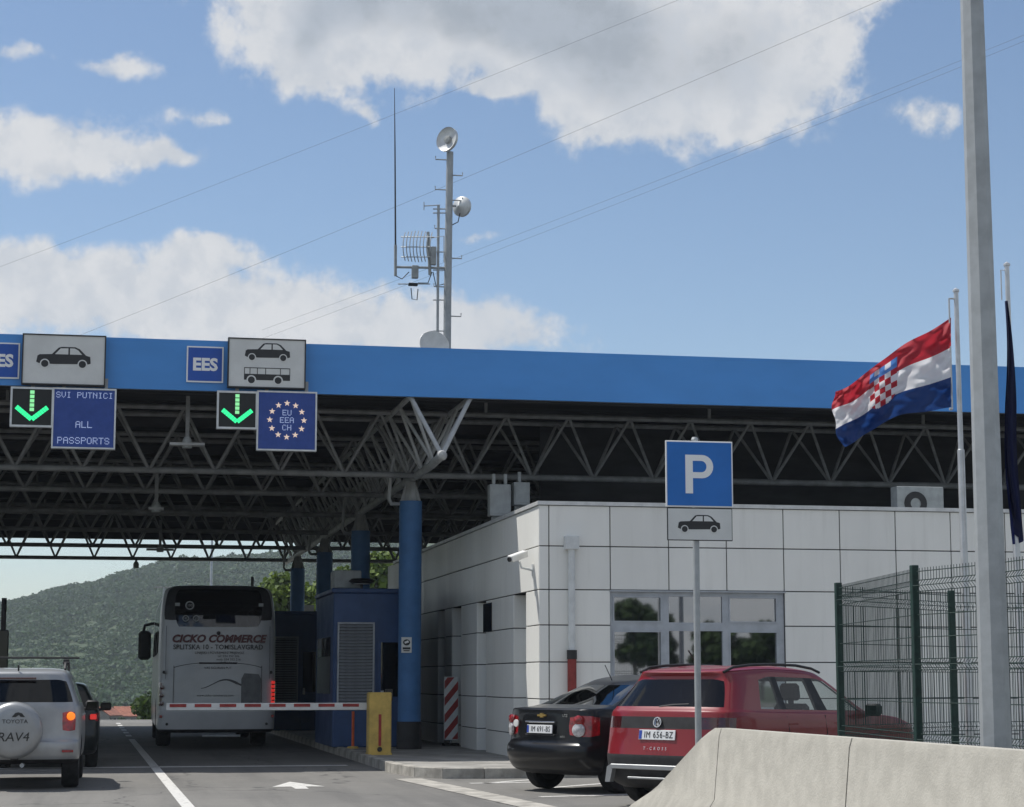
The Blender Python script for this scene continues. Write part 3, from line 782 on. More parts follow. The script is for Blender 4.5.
# side wall: a flush upper band, and below it piers with recessed doors and windows
sides = [BY + .028]
for x in (526, 514): sides.append(pX(x, 600, BX).y)
def sy(x): return pX(x, 640, BX).y
rows_s = rowz
yb = BY + .028; jy = [yb]
while jy[-1] < YE - 1: jy.append(jy[-1] + 3.1)
jy.append(YE)
for k in range(len(jy) - 1):
    for j in (0, 1):
        panel_obj(BX - random.uniform(0, .003), BX + .026, jy[k] + G, jy[k + 1] - G, rowz[j + 1] + G, rowz[j] - G)
mb = MB(); mb.box(BX + .028, BX + .31, yb, YE, rowz[2] + .02, BZ - .03); mb.build('wall_head', 'joint', bld)
piers = [(yb, sy(526)), (sy(513.5), sy(486)), (sy(477), sy(461)), (sy(452), sy(444.5)), (sy(438), YE)]
for (a, b) in piers:
    MB().box(BX + .028, BX + .31, a + .01, b - .01, .05, rowz[2] + .018).build('pier_core', 'joint', bld)
    for j in range(2, 7):
        z1, z0 = rowz[j], rowz[j + 1]
        panel_obj(BX, BX + .026, a + (G if a != yb else G), b - G, z0 + G, z1 - G)
        if a != yb: panel_obj(BX + .004, BX + .30, a - .016, a + .008, z0 + G, z1 - G)     # return face towards the road
for n, ((_, a), (b, _)) in enumerate(zip(piers[:-1], piers[1:])):
    b -= .02
    if n in (1,):                          # door
        d = MB().box(BX + .24, BX + .29, a + .05, b - .05, .15, 2.25, bev=.004).build('door', 'wframe', bld)
        MB().box(BX + .20, BX + .24, b - .16, b - .12, 1.0, 1.35).build('handle', 'steel', d)
        MB().box(BX + .24, BX + .29, a + .05, b - .05, 2.3, rowz[2]).build('panel', 'panel', bld)
    else:
        w = MB().box(BX + .24, BX + .30, a + .04, b - .04, rowz[3] - .02, rowz[2] - .04).build('window', 'wframe', bld)
        MB().box(BX + .225, BX + .239, a + .12, b - .12, rowz[3] + .06, rowz[2] - .12).build('pane', 'darkglass', w)
        for j in range(3, 7): panel_obj(BX + .25, BX + .30, a + .01, b - .01, rowz[j + 1] + G, rowz[j] - G - .03)
dwy = sy(491)
MB().box(BX - .012, BX - .002, dwy - .1, dwy + .75, pX(487, 632, BX).z, rowz[2] - .06).build('window', 'darkglass', bld)
# front window: frames, six panes
fr = MB()
yw0, yw1 = BY + .05, BY + .13
vx = [wx0, pY(613.5, 600, BY).x, pY(662.5, 600, BY).x, pY(669.5, 600, BY).x, pY(723, 600, BY).x, pY(729.5, 600, BY).x, pY(778, 600, BY).x, wx1]
hz = [wz1, pY(700, 596.5, BY).z, pY(700, 622.5, BY).z, pY(700, 631, BY).z, 1.0, wz0]
for i in range(0, 8, 2): fr.box(vx[i], vx[i + 1], yw0, yw1, wz0, wz1)
for c in (1, 3, 5):
    fr.box(vx[c], vx[c + 1], yw0, yw1, hz[1], hz[0]); fr.box(vx[c], vx[c + 1], yw0, yw1, hz[3], hz[2]); fr.box(vx[c], vx[c + 1], yw0, yw1, hz[5], hz[4])
win = fr.build('window', 'wframe', bld)
MB().box(wx0 - .02, wx1 + .02, BY - .02, BY + .05, wz1 - .03, wz1 - .006).build('head_trim', 'wframe', win)
for c in (1, 3, 5):
    for (z1, z0) in ((hz[1], hz[2]), (hz[3], hz[4])):
        MB().box(vx[c], vx[c + 1], BY + .085, BY + .095, z0, z1).build('pane', 'glass_b', win)
        if c != 3:
            mb = MB(); t = .022
            mb.box(vx[c], vx[c + 1], yw0 - .012, yw0 + .03, z1 - t, z1); mb.box(vx[c], vx[c + 1], yw0 - .012, yw0 + .03, z0, z0 + t)
            mb.box(vx[c], vx[c] + t, yw0 - .012, yw0 + .03, z0 + t, z1 - t); mb.box(vx[c + 1] - t, vx[c + 1], yw0 - .012, yw0 + .03, z0 + t, z1 - t)
            mb.build('sash', 'wframe', win)
# downpipe on the front
dpx = pY(570.5, 600, BY).x
dpp = thing('downpipe', 'white rainwater downpipe with red foot on the office front', 'pipe', (dpx, BY - .09, .15))
zt, zm = pY(570, 536, BY - .1).z, pY(570, 650, BY - .1).z
MB().tube([(0, 0, zm - .15), (0, 0, zt - .35)], .058, 16).build('pipe', 'pvc', dpp, True)
MB().box(-.115, .115, -.085, .087, zt - .375, zt - .15, bev=.008).build('hopper', 'pvc', dpp)
MB().tube([(0, 0, zm - .30), (0, 0, zm - .15)], .085, 16).build('collar', 'black', dpp, True)
MB().tube([(0, 0, 0), (0, 0, zm - .30)], .075, 16).build('foot', 'pipe_red', dpp, True)
# security camera on the side wall corner
cp = pX(533, 569, BX)
sc_ = thing('security_camera', 'white security camera on an arm at the office corner', 'camera', (BX, cp.y, cp.z))
mb = MB(); mb.tube([(0, 0, -.02), (-.10, 0, .0), (-.2, -.02, .02), (-.24, -.03, .12)], .02, 8); mb.box(-.02, .0, -.05, .05, -.12, .08); mb.build('arm', 'pvc', sc_)
hb = MB().box(-.20, .20, -.06, .06, -.05, .06, bev=.012).build('housing', 'whitepaint', sc_, loc=(-.28, -.10, .20)); hb.rotation_euler = (0.1, -.28, R(35))
lb = MB().tube([(-.225, 0, 0), (-.20, 0, 0)], .04, 12).build('lens', 'black', hb)
# cabinets and outdoor unit near the roof
def cabinet(label, x0, y0, x1, y1, Y, stubs):
    a, b, z0, z1 = px_rect(x0, y0, x1, y1, Y)
    r = thing('electrical_cabinet', label, 'cabinet', ((a + b) / 2, Y, z0), 0, 'grey cabinets behind the parapet'); w, h = b - a, z1 - z0
    MB().box(-w / 2, w / 2, 0, .25, 0, h, bev=.01).build('body', 'grey', r)
    MB().box(-w / 2 + .03, w / 2 - .03, -.012, -.001, .04, h - .04, bev=.003).build('door', 'grey', r)
    for s in stubs: MB().tube([(s * w, .1, h - .01), (s * w, .1, h + .2)], .035, 8).build('conduit', 'grey', r)
    MB().box(-w * .3, w * .3, .24, .30, -.35, h * .5).build('bracket', 'steel', r)
cabinet('larger grey electrical cabinet above the office parapet corner', 490, 484, 511, 516, 36.6, (-.28, .28))
cabinet('smaller grey electrical cabinet right of the larger one above the parapet', 514, 482, 530, 505, 36.7, (-.1,))
a, b, z0, z1 = px_rect(897, 486, 944, 509, 34.6)
acu = thing('outdoor_unit', 'grey air conditioner outdoor unit on the office roof edge', 'air conditioner', ((a + b) / 2, 34.6, BZ - .04)); w = b - a; h = z1 - BZ + .04
MB().box(-w / 2, w / 2, 0, .32, .06, h, bev=.01).build('casing', 'grey', acu)
MB().lathe([(.10, -.012), (.22, -.012), (.22, .002), (.10, .002)], 24, 'Y', (-.1, 0, h * .52)).build('fan_guard', 'black', acu)
for s in (-.3, .3): MB().box(s - .03, s + .03, 0, .32, 0, .06).build('foot', 'steel', acu)

# ------------------------------------------------------------------ booth
def booth():
    r = thing('control_booth', 'blue control booth with louvred vent behind the nearest column', 'booth', (5.23, 40.3, KZ), 0, 'blue control booths')
    w, dpt, h = 1.72, 3.4, 3.07
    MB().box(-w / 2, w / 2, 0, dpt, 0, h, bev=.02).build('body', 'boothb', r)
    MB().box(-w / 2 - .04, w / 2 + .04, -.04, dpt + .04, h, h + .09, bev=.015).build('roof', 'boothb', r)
    x0, x1, z0, z1 = -.78, -.03, .75, 2.48
    lv = MB(); t = .035
    lv.box(x0, x1, -.05, -.002, z1 - t, z1); lv.box(x0, x1, -.05, -.002, z0, z0 + t); lv.box(x0, x0 + t, -.05, -.002, z0 + t, z1 - t); lv.box(x1 - t, x1, -.05, -.002, z0 + t, z1 - t)
    vent = lv.build('vent', 'louver', r)
    MB().box(x0 + t, x1 - t, -.008, -.003, z0 + t, z1 - t).build('backing', 'black', vent)
    sm = MB().quad((x0 + t, -.045, 0), (x1 - t, -.045, 0), (x1 - t, -.014, .045), (x0 + t, -.014, .045)).quad((x0 + t, -.045, -.006), (x1 - t, -.045, -.006), (x1 - t, -.045, 0), (x0 + t, -.045, 0)).mesh('slat', 'louver')
    n = 26
    for k in range(n): obj('slat', sm, vent, (0, 0, z0 + t + .012 + k * (z1 - z0 - 2 * t) / n))
    d = MB().box(.05, .80, -.03, -.002, .02, 2.15).build('door', 'boothb', r)
    MB().box(.10, .75, -.036, -.031, 1.0, 2.08).build('door_glass', 'darkglass', d)
    MB().box(.10, .16, -.07, -.031, .95, 1.12).build('handle', 'steel', d)
    for s in (-1, 1):
        x = s * (w / 2 + .006)
        mbw = MB().box(min(x, x - s * .005), max(x, x - s * .005), .5, dpt - .3, 1.05, 2.2).build('side_window', 'darkglass', r)
    return r
b1 = booth()
b2 = copy_tree(b1); b2.location = (4.95, 54.0, KZ); b2['label'] = 'dark far control booth deep under the canopy right of the bus'
r = thing('cooling_unit', 'grey cooling unit standing on the blue booth roof', 'air conditioner', (4.75, 41.0, KZ + 3.16))
MB().box(-.30, .26, 0, .7, 0.03, .40, bev=.02).build('casing', 'grey', r)
MB().box(-.26, -.18, .05, .65, 0, .03).build('foot', 'steel', r); MB().box(.14, .22, .05, .65, 0, .03).build('foot', 'steel', r)
fp = pY(362, 581, 40.7)
r = thing('floodlight', 'dark oval floodlight on a stalk above the blue booth', 'lamp', (fp.x, 40.75, KZ + 3.16))
MB().tube([(0, 0, 0), (0, 0, fp.z - KZ - 3.18)], .025, 8).build('stalk', 'black', r)
ob = MB().lathe([(0, -.06), (.2, -.05), (.27, 0), (.2, .05), (0, .06)], 20, 'Z').build('housing', 'black', r, True, (0, 0, fp.z - KZ - 3.16))
MB().lathe([(0, -.066), (.17, -.064), (.17, -.055), (0, -.055)], 20, 'Z').build('lens', 'signw', ob)
# white board standing in the sun behind the far columns
wp = pz(309, 700, .15); wq = pY(309, 605, 67.5)
r = thing('white_board', 'tall narrow white board in sun between the far columns', 'sign', (wq.x, 67.5, 0))
MB().box(-.17, .17, -.02, .02, pY(309, 628, 67.5).z, wq.z, bev=.005).build('panel', 'whitepaint', r)
MB().tube([(0, .05, 0), (0, .05, wq.z - .1)], .03, 8).build('post', 'steel', r)

# ------------------------------------------------------------------ lane barrier
yp = pz(380, 755, KZ); YBAR = 36.1
gate = thing('lane_barrier', 'yellow barrier post with lowered red and white boom behind it', 'barrier', (yp.x, YBAR, KZ))
MB().box(-.205, .205, 0, .36, 0, 1.11, bev=.018).build('cabinet', 'yellow', gate)
MB().box(-.215, .215, -.012, .37, 0.0, .035).build('base_plate', 'yellow', gate)
MB().box(-.03, .02, -.012, -.001, .16, .72, bev=.004).build('red_mark', 'redpaint', gate)
MB().lathe([(0, -.03), (.035, -.03), (.045, 0)], 14, 'Y', (-.005, 0, .10)).build('lock', 'black', gate)
MB().box(.12, .24, .10, .30, .96, 1.17, bev=.01).build('pivot_head', 'black', gate)
zb = pY(300, 706.5, YBAR + .45).z - KZ
xb = pY(166, 710, YBAR + .45).x - yp.x
bm_ = MB().box(xb, .22, .40, .46, zb - .065, zb + .065, bev=.008).build('boom', 'whitepaint', gate)
nst = 8
for k in range(nst):
    xa = xb + .06 + k * (-xb - .25) / nst
    MB().box(xa, xa + (-xb) / nst * .62, .392, .399, zb - .005, zb + .05).build('red_stripe', 'redpaint', bm_)
r = thing('boom_rest', 'thin orange marker pole in front of the blue booth', 'pole', (pz(351, 748, KZ).x, 39.6, KZ))
MB().tube([(0, 0, .04), (0, 0, .72)], .028, 8).build('pole', 'orange', r); MB().lathe([(0, 0), (.12, 0), (.10, .04), (0, .05)], 14, 'Z').build('foot', 'yellow', r)
# hazard board
hp = pz(451, 746, KZ)
r = thing('hazard_board', 'upright board with red and white diagonal stripes by the office', 'hazard board', (hp.x, hp.y, KZ), 0)
w, h0, h1 = .15, .12, 1.40
MB().box(-w, w, -.012, .012, h0, h1, bev=.004).build('board', 'whitepaint', r)
for k in range(-1, 5):
    z = h0 + k * .34; pts = [(-w, z), (w, z + .34), (w, z + .51), (-w, z + .17)]
    def clip(pts, lo, hi):
        out = []
        for sgn, lim in ((1, lo), (-1, hi)):
            src = pts if sgn == 1 else out; new = []
            for i in range(len(src)):
                a, b = src[i], src[(i + 1) % len(src)]
                ia, ib = sgn * (a[1] - lim) >= 0, sgn * (b[1] - lim) >= 0
                if ia: new.append(a)
                if ia != ib:
                    t = (lim - a[1]) / (b[1] - a[1]); new.append((a[0] + (b[0] - a[0]) * t, lim))
            out = new
        return out
    pts = clip(pts, h0 + .015, h1 - .015)
    if len(pts) > 2: MB().prism([(x * .93, z) for x, z in pts], -.016, -.0125).build('red_stripe', 'redpaint', r)
MB().tube([(0, .04, .0), (0, .04, h1 - .1)], .025, 8).build('post', 'steel', r)
MB().box(-.16, .16, -.1, .18, 0, .06, bev=.01).build('foot', 'rubber', r)

# ------------------------------------------------------------------ concrete barriers
BARX = pz(728, 728.4, 1.0).x
y_a = pz(728, 728.4, 1.0).y
y_b = y_a
while True:
    y_b -= .02
    v_ = Vector((BARX + (y_a - y_b) * .02, y_b, 1.0 - CAM_H))
    if 512 + F_PX * v_.dot(RT) / v_.dot(FW) >= 860: break
PROF = [(-.30, 0), (-.30, .08), (-.16, .30), (-.10, .92), (-.075, 1.0), (.075, 1.0), (.10, .92), (.16, .30), (.30, .08), (.30, 0)]
BX_L = lambda y: BARX + (y_a - y) * .02
def barrier(label, y0, y1, slope=False):
    n = 14; mb = MB(); k = len(PROF)
    for i in range(n + 1):
        t = i / n; y = y0 + (y1 - y0) * t
        hh = 1.0
        if slope: hh = 1.0 if t < .10 else max(.03, 1.0 - ((t - .10) / .90) ** 1.0 * .97)
        for (px_, pz_) in PROF:
            zz = min(pz_, hh + .0)
            wx = px_
            if slope and pz_ > hh:       # cut profile at the lowered top
                f = .075 if hh > .95 else float(np.interp(hh, [0, .08, .30, .92, 1.0], [.30, .30, .16, .10, .075]))
                wx = math.copysign(min(abs(px_) if abs(px_) > f else f, f), px_)
            mb.v.append((BX_L(y) + wx, y, zz))
    for i in range(n):
        for j in range(k):
            j2 = (j + 1) % k
            mb.f.append((i * k + j, i * k + j2, (i + 1) * k + j2, (i + 1) * k + j)); mb.m.append(0)
    mb.f.append(tuple(range(k))); mb.m.append(0); mb.f.append(tuple(n * k + j for j in reversed(range(k)))); mb.m.append(0)
    me = mb.mesh('concrete_barrier', 'concrete', True)
    return obj('concrete_barrier', me, label=label, cat='barrier', group='concrete barrier blocks')
barrier('sloping concrete barrier end piece below the parking sign', y_a - .01, y_a + 2.75, True)
barrier('middle concrete barrier block between the two dark joints', y_b + .012, y_a - .03)
barrier('nearest concrete barrier block at the right picture edge', y_b - 3.6, y_b - .012)
barrier('concrete barrier block continuing past the right picture edge', y_b - 7.2, y_b - 3.62)

# ------------------------------------------------------------------ parking sign
ps = pY(699, 680, 21.7)
r = thing('parking_sign', 'blue P parking sign with white car plate on grey pole', 'sign', (ps.x, 21.7, 0))
x0, x1, z0, z1 = px_rect(666, 440, 734, 508, 21.66); x0 -= ps.x; x1 -= ps.x
_, _, z2, _ = px_rect(667, 509, 733, 541, 21.66)
MB().tube([(0, .05, 0), (0, .05, z1 + .02)], .037, 16).build('pole', 'steel', r, True)
MB().lathe([(.037, 0), (.042, .002), (.03, .03), (0, .035)], 16, 'Z', (0, .05, z1 + .02)).build('cap', 'steel', r, True)
MB().box(x0, x1, -.015, .005, z0 + .004, z1, bev=.004).build('border', 'letw', r)
pl = MB().box(x0 + .016, x1 - .016, -.019, -.0155, z0 + .02, z1 - .016).build('face', 'psign', r)
W_, H_ = x1 - x0, z1 - z0; cx = (x0 + x1) / 2; mb = MB()
mb.box(cx - .16 * W_ - .05 * W_, cx - .16 * W_ + .06 * W_, -.023, -.0195, z0 + .21 * H_, z0 + .79 * H_)
st = []
for k in range(13):
    an = PI / 2 - k * PI / 12; st.append((cx + .04 * W_ + .165 * W_ * math.cos(an), z0 + .615 * H_ + .175 * H_ * math.sin(an)))
inn = []
for k in range(13):
    an = PI / 2 - k * PI / 12; inn.append((cx + .03 * W_ + .075 * W_ * math.cos(an), z0 + .615 * H_ + .085 * H_ * math.sin(an)))
bx_ = cx - .10 * W_
st = [(bx_, st[0][1])] + st + [(bx_, st[-1][1])]; inn = [(bx_, inn[0][1])] + inn + [(bx_, inn[-1][1])]
for k in range(len(st) - 1): mb.prism([st[k], st[k + 1], inn[k + 1], inn[k]], -.023, -.0195)
mb.build('letter', 'letw', r)
MB().box(x0 + .012, x1 - .012, -.013, .005, z2, z0 - .004, bev=.004).build('plate_rim', 'signk', r)
MB().box(x0 + .022, x1 - .022, -.017, -.0135, z2 + .01, z0 - .014).build('plate', 'signw', r)
mb = MB(); car_picto(mb, x0 + W_ * .17, z2 + .27 * (z0 - z2), W_ * .64, -.020, -.0172, 0, 1); mb.build('pictogram', ['signk', 'signw'], r)
for zz in (z0 + .12, z1 - .12, z2 + .15): MB().box(-.06, .06, .005, .03, zz - .02, zz + .02).build('clamp', 'steel', r)

# ------------------------------------------------------------------ lamp post (octagonal)
lp = pY(996, 742, 15.1)
r = thing('lamp_post', 'thick octagonal galvanised lamp post behind the concrete barrier', 'lamp post', (lp.x, 15.1, 0))
mb = MB(); H_ = 9.6
def oct_ring(rad, z): return [(rad * math.cos(k * PI / 4 + .25), rad * math.sin(k * PI / 4 + .25), z) for k in range(8)]
for (rad, z) in ((.127, 0), (.122, 1.5), (.105, 5.2), (.083, H_)): mb.v += oct_ring(rad, z)
for i in range(3):
    for k in range(8): mb.f.append((i * 8 + k, i * 8 + (k + 1) % 8, (i + 1) * 8 + (k + 1) % 8, (i + 1) * 8 + k)); mb.m.append(0)
mb.f.append(tuple(24 + k for k in range(8))); mb.m.append(0)
mb.build('pole', 'steel', r)
MB().box(-.22, .22, -.22, .22, 0.0, .03).build('base_plate', 'steel', r)
MB().tube([(0, 0, H_), (-.2, 0, H_ + .15), (-1.3, 0, H_ + .35)], .04, 10).build('arm', 'steel', r)
MB().box(-1.95, -1.25, -.14, .14, H_ + .28, H_ + .42, bev=.03).build('lantern', 'grey', r)

# ------------------------------------------------------------------ fence
fA = pY(838, 585, 0.001 + 20.3 * 1.0); FZ = fA.z
def at_top(x, y): return pz(x, y, FZ)
A_ = at_top(838, 585.5); B_ = at_top(914, 568.5); C_ = at_top(990, 560.5); D_ = at_top(1075, 549)
E_ = at_top(951, 593); F_ = at_top(1030, 594); G_ = at_top(1130, 596)
fence = thing('mesh_fence', 'dark green folded wire mesh fence around the right corner', 'fence', (0, 0, 0))
def post(p, ht=0.03):
    return MB().box(p.x - .033, p.x + .033, p.y - .033, p.y + .033, 0, FZ + ht, bev=.005).build('post', 'green', fence)
for p in (A_, B_, C_, D_, E_, F_, G_): post(p)
def wire_panel(a, b):
    a = Vector((a.x, a.y, 0)); b = Vector((b.x, b.y, 0)); L = (b - a).length; d = (b - a) / L; n = Vector((d.y, -d.x, 0))
    a = a + d * .045; L -= .09
    fold = []
    z = .06; zs = []
    folds = [.25, .95, 1.62, FZ - .16]
    prof = [(.06, 0)]
    for fz in folds: prof += [(fz - .05, 0), (fz, .04), (fz + .05, 0)]
    prof.append((FZ, 0))
    mb = MB(); k = int(L / .05)
    for i in range(k + 1):
        p = a + d * (L * i / k)
        mb.tube([p + n * o + Vector((0, 0, zz)) for zz, o in prof], .0036, 3, caps=False)
    hz_ = [.1]
    for fz in folds: hz_ += [fz - .05, fz, fz + .05]
    hz_ += [.6, 1.28, FZ - .42, FZ - .62, FZ - .03]
    for zz in hz_:
        o = float(np.interp(zz, [q_[0] for q_ in prof], [q_[1] for q_ in prof]))
        mb.tube([a + n * o + Vector((0, 0, zz)), a + d * L + n * o + Vector((0, 0, zz))], .0042, 4, caps=False)
    tag(mb.build('wire_panel', 'green', fence), kind='stuff')
for p, q_ in ((A_, B_), (B_, C_), (C_, D_), (A_, E_), (E_, F_), (F_, G_)): wire_panel(p, q_)

# ------------------------------------------------------------------ flags
FY = 25.0
f1t, f1b = pY(958, 292, FY), pY(965.5, 600, FY)
r = thing('flagpole', 'white flagpole carrying the red white and blue flag', 'flagpole', (f1b.x, FY, 0), 0, 'flagpoles behind the fence')
zt_ = f1t.z; zs_ = pY(960, 450, FY).z
MB().tube([(0, 0, 0), (0, 0, zs_), (0, 0, zs_ + .01), (0, 0, zt_)], [.055, .048, .036, .032], 14).build('pole', 'alum', r, True)
MB().lathe([(0, -.02), (.045, 0), (.045, .03), (0, .06)], 12, 'Z', (0, 0, zt_)).build('finial', 'alum', r, True)
hx = pY(950.5, 350, FY).x - f1b.x; hz0, hz1 = pY(950, 409, FY).z, pY(950, 300, FY).z
mb = MB(); mb.tube([(0, 0, hz1 + .02), (hx, 0, hz1 + .02)], .012, 6); mb.tube([(hx, 0, hz0), (hx, 0, hz1 + .02)], .012, 6); mb.tube([(hx, 0, hz0), (hx - .04, 0, hz0)], .02, 6); mb.build('halyard_rod', 'alum', r)
NU, NV = 132, 66
topc = [(951, 317.5), (930, 331), (905, 344), (882, 360), (865, 374), (848, 385), (834, 393)]
botc = [(951, 407), (930, 411), (905, 414), (885, 422), (868, 432), (856, 441), (843, 446)]
def curve(c, t):
    n = len(c) - 1; i = min(n - 1, int(t * n)); f = t * n - i
    p0, p1, p2, p3 = c[max(i - 1, 0)], c[i], c[i + 1], c[min(i + 2, n)]
    return tuple(.5 * (2 * p1[k] + (p2[k] - p0[k]) * f + (2 * p0[k] - 5 * p1[k] + 4 * p2[k] - p3[k]) * f * f + (3 * p1[k] - p0[k] - 3 * p2[k] + p3[k]) * f ** 3) for k in (0, 1))
mb = MB()
for i in range(NU + 1):
    u = i / NU; tx, ty = curve(topc, u); bx, by = curve(botc, u)
    for j in range(NV + 1):
        v = j / NV
        x = tx + (bx - tx) * v; y = ty + (by - ty) * v
        x += 3.5 * math.sin(v * 3.1) * u * u * -1.3
        dep = .16 * math.sin(u * 9.0 + v * 2.2) * min(1, u * 3) + .07 * math.sin(u * 21 - v * 6.5) * min(1, u * 4) + .05 * math.sin(v * 14 + u * 12) * u + .05 * math.sin((u * 1.2 + v) * 22) * max(0, 1 - u * 2.4)
        dep += .018 * math.sin(u * 47 + v * 19 + 2 * math.sin(v * 9)) * (.4 + u) + .016 * math.sin(u * 31 - v * 33 + 3 * math.sin(u * 7)) + .008 * math.sin(v * 55 + u * 23)
        x += 1.5 * math.sin(v * 13 + 1) * u ** 3; y += 1.3 * math.sin(u * 17 + v * 4) * u
        p = pY(x, y, FY + dep - .05); mb.v.append(tuple(p - Vector((f1b.x, FY, 0))))
cu, cv, sw, sh = .50, .50, .115, .40      # shield centre and half sizes in flag space
for i in range(NU):
    for j in range(NV):
        u, v = (i + .5) / NU, (j + .5) / NV
        mi = 0 if v < 1 / 3 else (1 if v < 2 / 3 else 2)
        su, sv = (u - (cu - sw)) / (2 * sw), (v - (cv - sh * .62)) / (2 * sh * .62)
        if 0 <= su < 1 and 0 <= sv < 1:
            inside = sv < .62 or (abs(su - .5) < .5 * math.sqrt(max(0, 1 - ((sv - .62) / .38) ** 2)))
            if inside: mi = 0 if (int(su * 5) + int(sv * 5)) % 2 == 0 else 1
        elif 0 <= su < 1 and -.30 <= sv < 0: mi = 3 if (int(su * 5) % 2 == 0 or sv > -.12) else 1
        a = i * (NV + 1) + j; mb.f.append((a, a + 1, a + NV + 2, a + NV + 1)); mb.m.append(mi)
me = mb.mesh('national_flag', ['fl_red', 'fl_white', 'fl_blue', 'fl_crown'])
me.shade_smooth()
fo = obj('national_flag', me, None, (f1b.x, FY, 0), label='waving red white and blue flag with checkered shield', cat='flag')

f2t, f2b = pY(1008, 266, FY - .4), pY(1017, 560, FY - .4)
r2 = thing('flagpole', 'flagpole at the right edge carrying the limp navy flag', 'flagpole', (f2b.x, FY - .4, 0), 0, 'flagpoles behind the fence')
MB().tube([(0, 0, 0), (0, 0, 3.6), (0, 0, 3.61), (0, 0, f2t.z)], [.055, .048, .036, .032], 14).build('pole', 'alum', r2, True)
MB().lathe([(0, -.02), (.045, 0), (.045, .03), (0, .06)], 12, 'Z', (0, 0, f2t.z)).build('finial', 'alum', r2, True)
mb = MB(); mb.tube([(0, 0, f2t.z - .06), (-.09, 0, f2t.z - .06), (-.09, 0, pY(1004, 300, FY - .4).z)], .009, 6); mb.build('halyard_rod', 'alum', r2)
mb = MB(); NV2, NU2 = 40, 48
zt2, zb2 = pY(1006, 303, FY - .4).z, pY(1013, 521, FY - .4).z
for j in range(NV2 + 1):
    v = j / NV2; z = zt2 + (zb2 - zt2) * v
    wd = .03 + .17 * min(1, v * 2.2) - .05 * max(0, v - .75) * 4 * .6
    for i in range(NU2 + 1):
        u = i / NU2
        ph_ = u * PI * 5 + v * 1.2
        x = -.09 + wd * (.5 + .5 * math.sin(ph_ * 1.0)) * (.35 + .65 * u) - wd * .45 * (v < 2) + .03 * math.sin(v * 7) + .05 * v
        y = -.13 + (u - .5) * .16 * min(1, v * 3 + .2) + .03 * math.cos(ph_ * 2)
        zz = z + (.10 * math.sin(u * 5) * v if v > .9 else 0) - .22 * u * v
        mb.v.append((x, y, zz))
for j in range(NV2):
    for i in range(NU2):
        a = j * (NU2 + 1) + i; mb.f.append((a, a + 1, a + NU2 + 2, a + NU2 + 1)); mb.m.append(0)
me = mb.mesh('hanging_flag', 'fl_navy'); me.shade_smooth()
obj('hanging_flag', me, None, (f2b.x, FY - .4, 0), label='navy flag hanging limp on the right edge flagpole', cat='flag')

# ------------------------------------------------------------------ antenna mast
AY = 42.0
def ap(x, y, dy=0.0):
    p = pY(x, y, AY + dy); return Vector((p.x, AY + dy, p.z)) - A0
mt = pY(450, 140, AY); A0 = Vector((pY(447, 345, AY).x, AY, 7.2))
mast = thing('antenna_mast', 'slim grey antenna mast with dishes standing on the canopy roof', 'antenna mast', A0)
MB().tube([(0, 0, 0), ap(447.5, 300), ap(450, 152)], [.085, .085, .075], 12).build('mast', 'steel', mast, True)
for k, yy in enumerate((160, 175, 190, 200, 229, 258, 287, 316)):
    s = 1 if k % 2 else -1
    p = ap(449.3 - (yy - 150) * .012, yy); q1 = p + Vector((s * .30, 0, 0)); MB().tube([p, q1, q1 + Vector((0, 0, .07))], .014, 6).build('step_bolt', 'steel', mast)
def dish(c, rad, aim, deep=.28):
    o = MB().lathe([(0, 0), (rad * .5, -.06 * deep * 4 * rad), (rad * .85, -deep * .6 * rad), (rad, -deep * rad), (rad * 1.02, -deep * rad - .02), (rad * 1.02, -deep * rad + .05), (rad * .8, -deep * .3 * rad), (0, .05)], 28, 'Z').build('dish', 'coping', mast, True, c)
    o.rotation_euler = Vector(aim).to_track_quat('-Z', 'Y').to_euler()
    MB().lathe([(0, -rad * deep * 1.3), (rad * .3, -rad * deep * 1.1), (rad * .32, -.02), (0, -.02)], 16, 'Z').build('feed', 'grey', o, True)
    return o
dish(ap(448.5, 140, -.1), .27, (-.85, -.75, .12), .22)
d2 = dish(ap(459.5, 206, .02), .22, (.75, .75, 0.05), .5)
MB().tube([ap(450, 206), ap(456, 206)], .025, 8).build('dish_arm', 'steel', mast)
MB().tube([ap(460, 213), ap(458, 222), ap(452, 225)], .012, 6).build('cable', 'black', mast)
# second thin tube with cross arms
MB().tube([ap(437.5, 332), ap(438.5, 205)], .03, 8).build('side_tube', 'steel', mast, True)
for yy in (209, 213, 252, 270, 300, 331): MB().tube([ap(433, yy), ap(449, yy)], .014, 6).build('cross_arm', 'steel', mast)
MB().tube([ap(424, 206), ap(440, 205)], .012, 6).build('cross_arm', 'steel', mast); MB().tube([ap(424, 202), ap(424, 210)], .01, 6).build('cross_arm', 'steel', mast)
# grid parabolic antenna: curved bars
for k in range(9):
    t = k / 8; xx = 403 + 27 * t; hh = 14 + 1.5 * math.sin(t * PI)
    MB().tube([ap(xx + 2.2 * ((i - 3) / 3) ** 2, 246.5 + hh * (i - 3) / 3, -.18 * (1 - ((i - 3) / 3) ** 2) + .22 * (1 - t)) for i in range(7)], .011, 5).build('grid_bar', 'steel', mast)
for yy in (237, 247, 257): MB().tube([ap(401, yy, .18), ap(417, yy, 0), ap(434, yy, -.12)], .012, 5).build('grid_rib', 'steel', mast)
MB().tube([ap(428, 232), ap(430, 275)], .035, 8).build('grid_mount', 'grey', mast)
MB().tube([ap(431, 238, -.1), ap(444, 236, -.05), ap(444, 262, -.05)], .012, 6).build('cable', 'whitepaint', mast)
MB().box(-.055, .055, -.06, .06, -.2, .2, bev=.01).build('filter_box', 'grey', mast, loc=ap(433.5, 256, -.1))
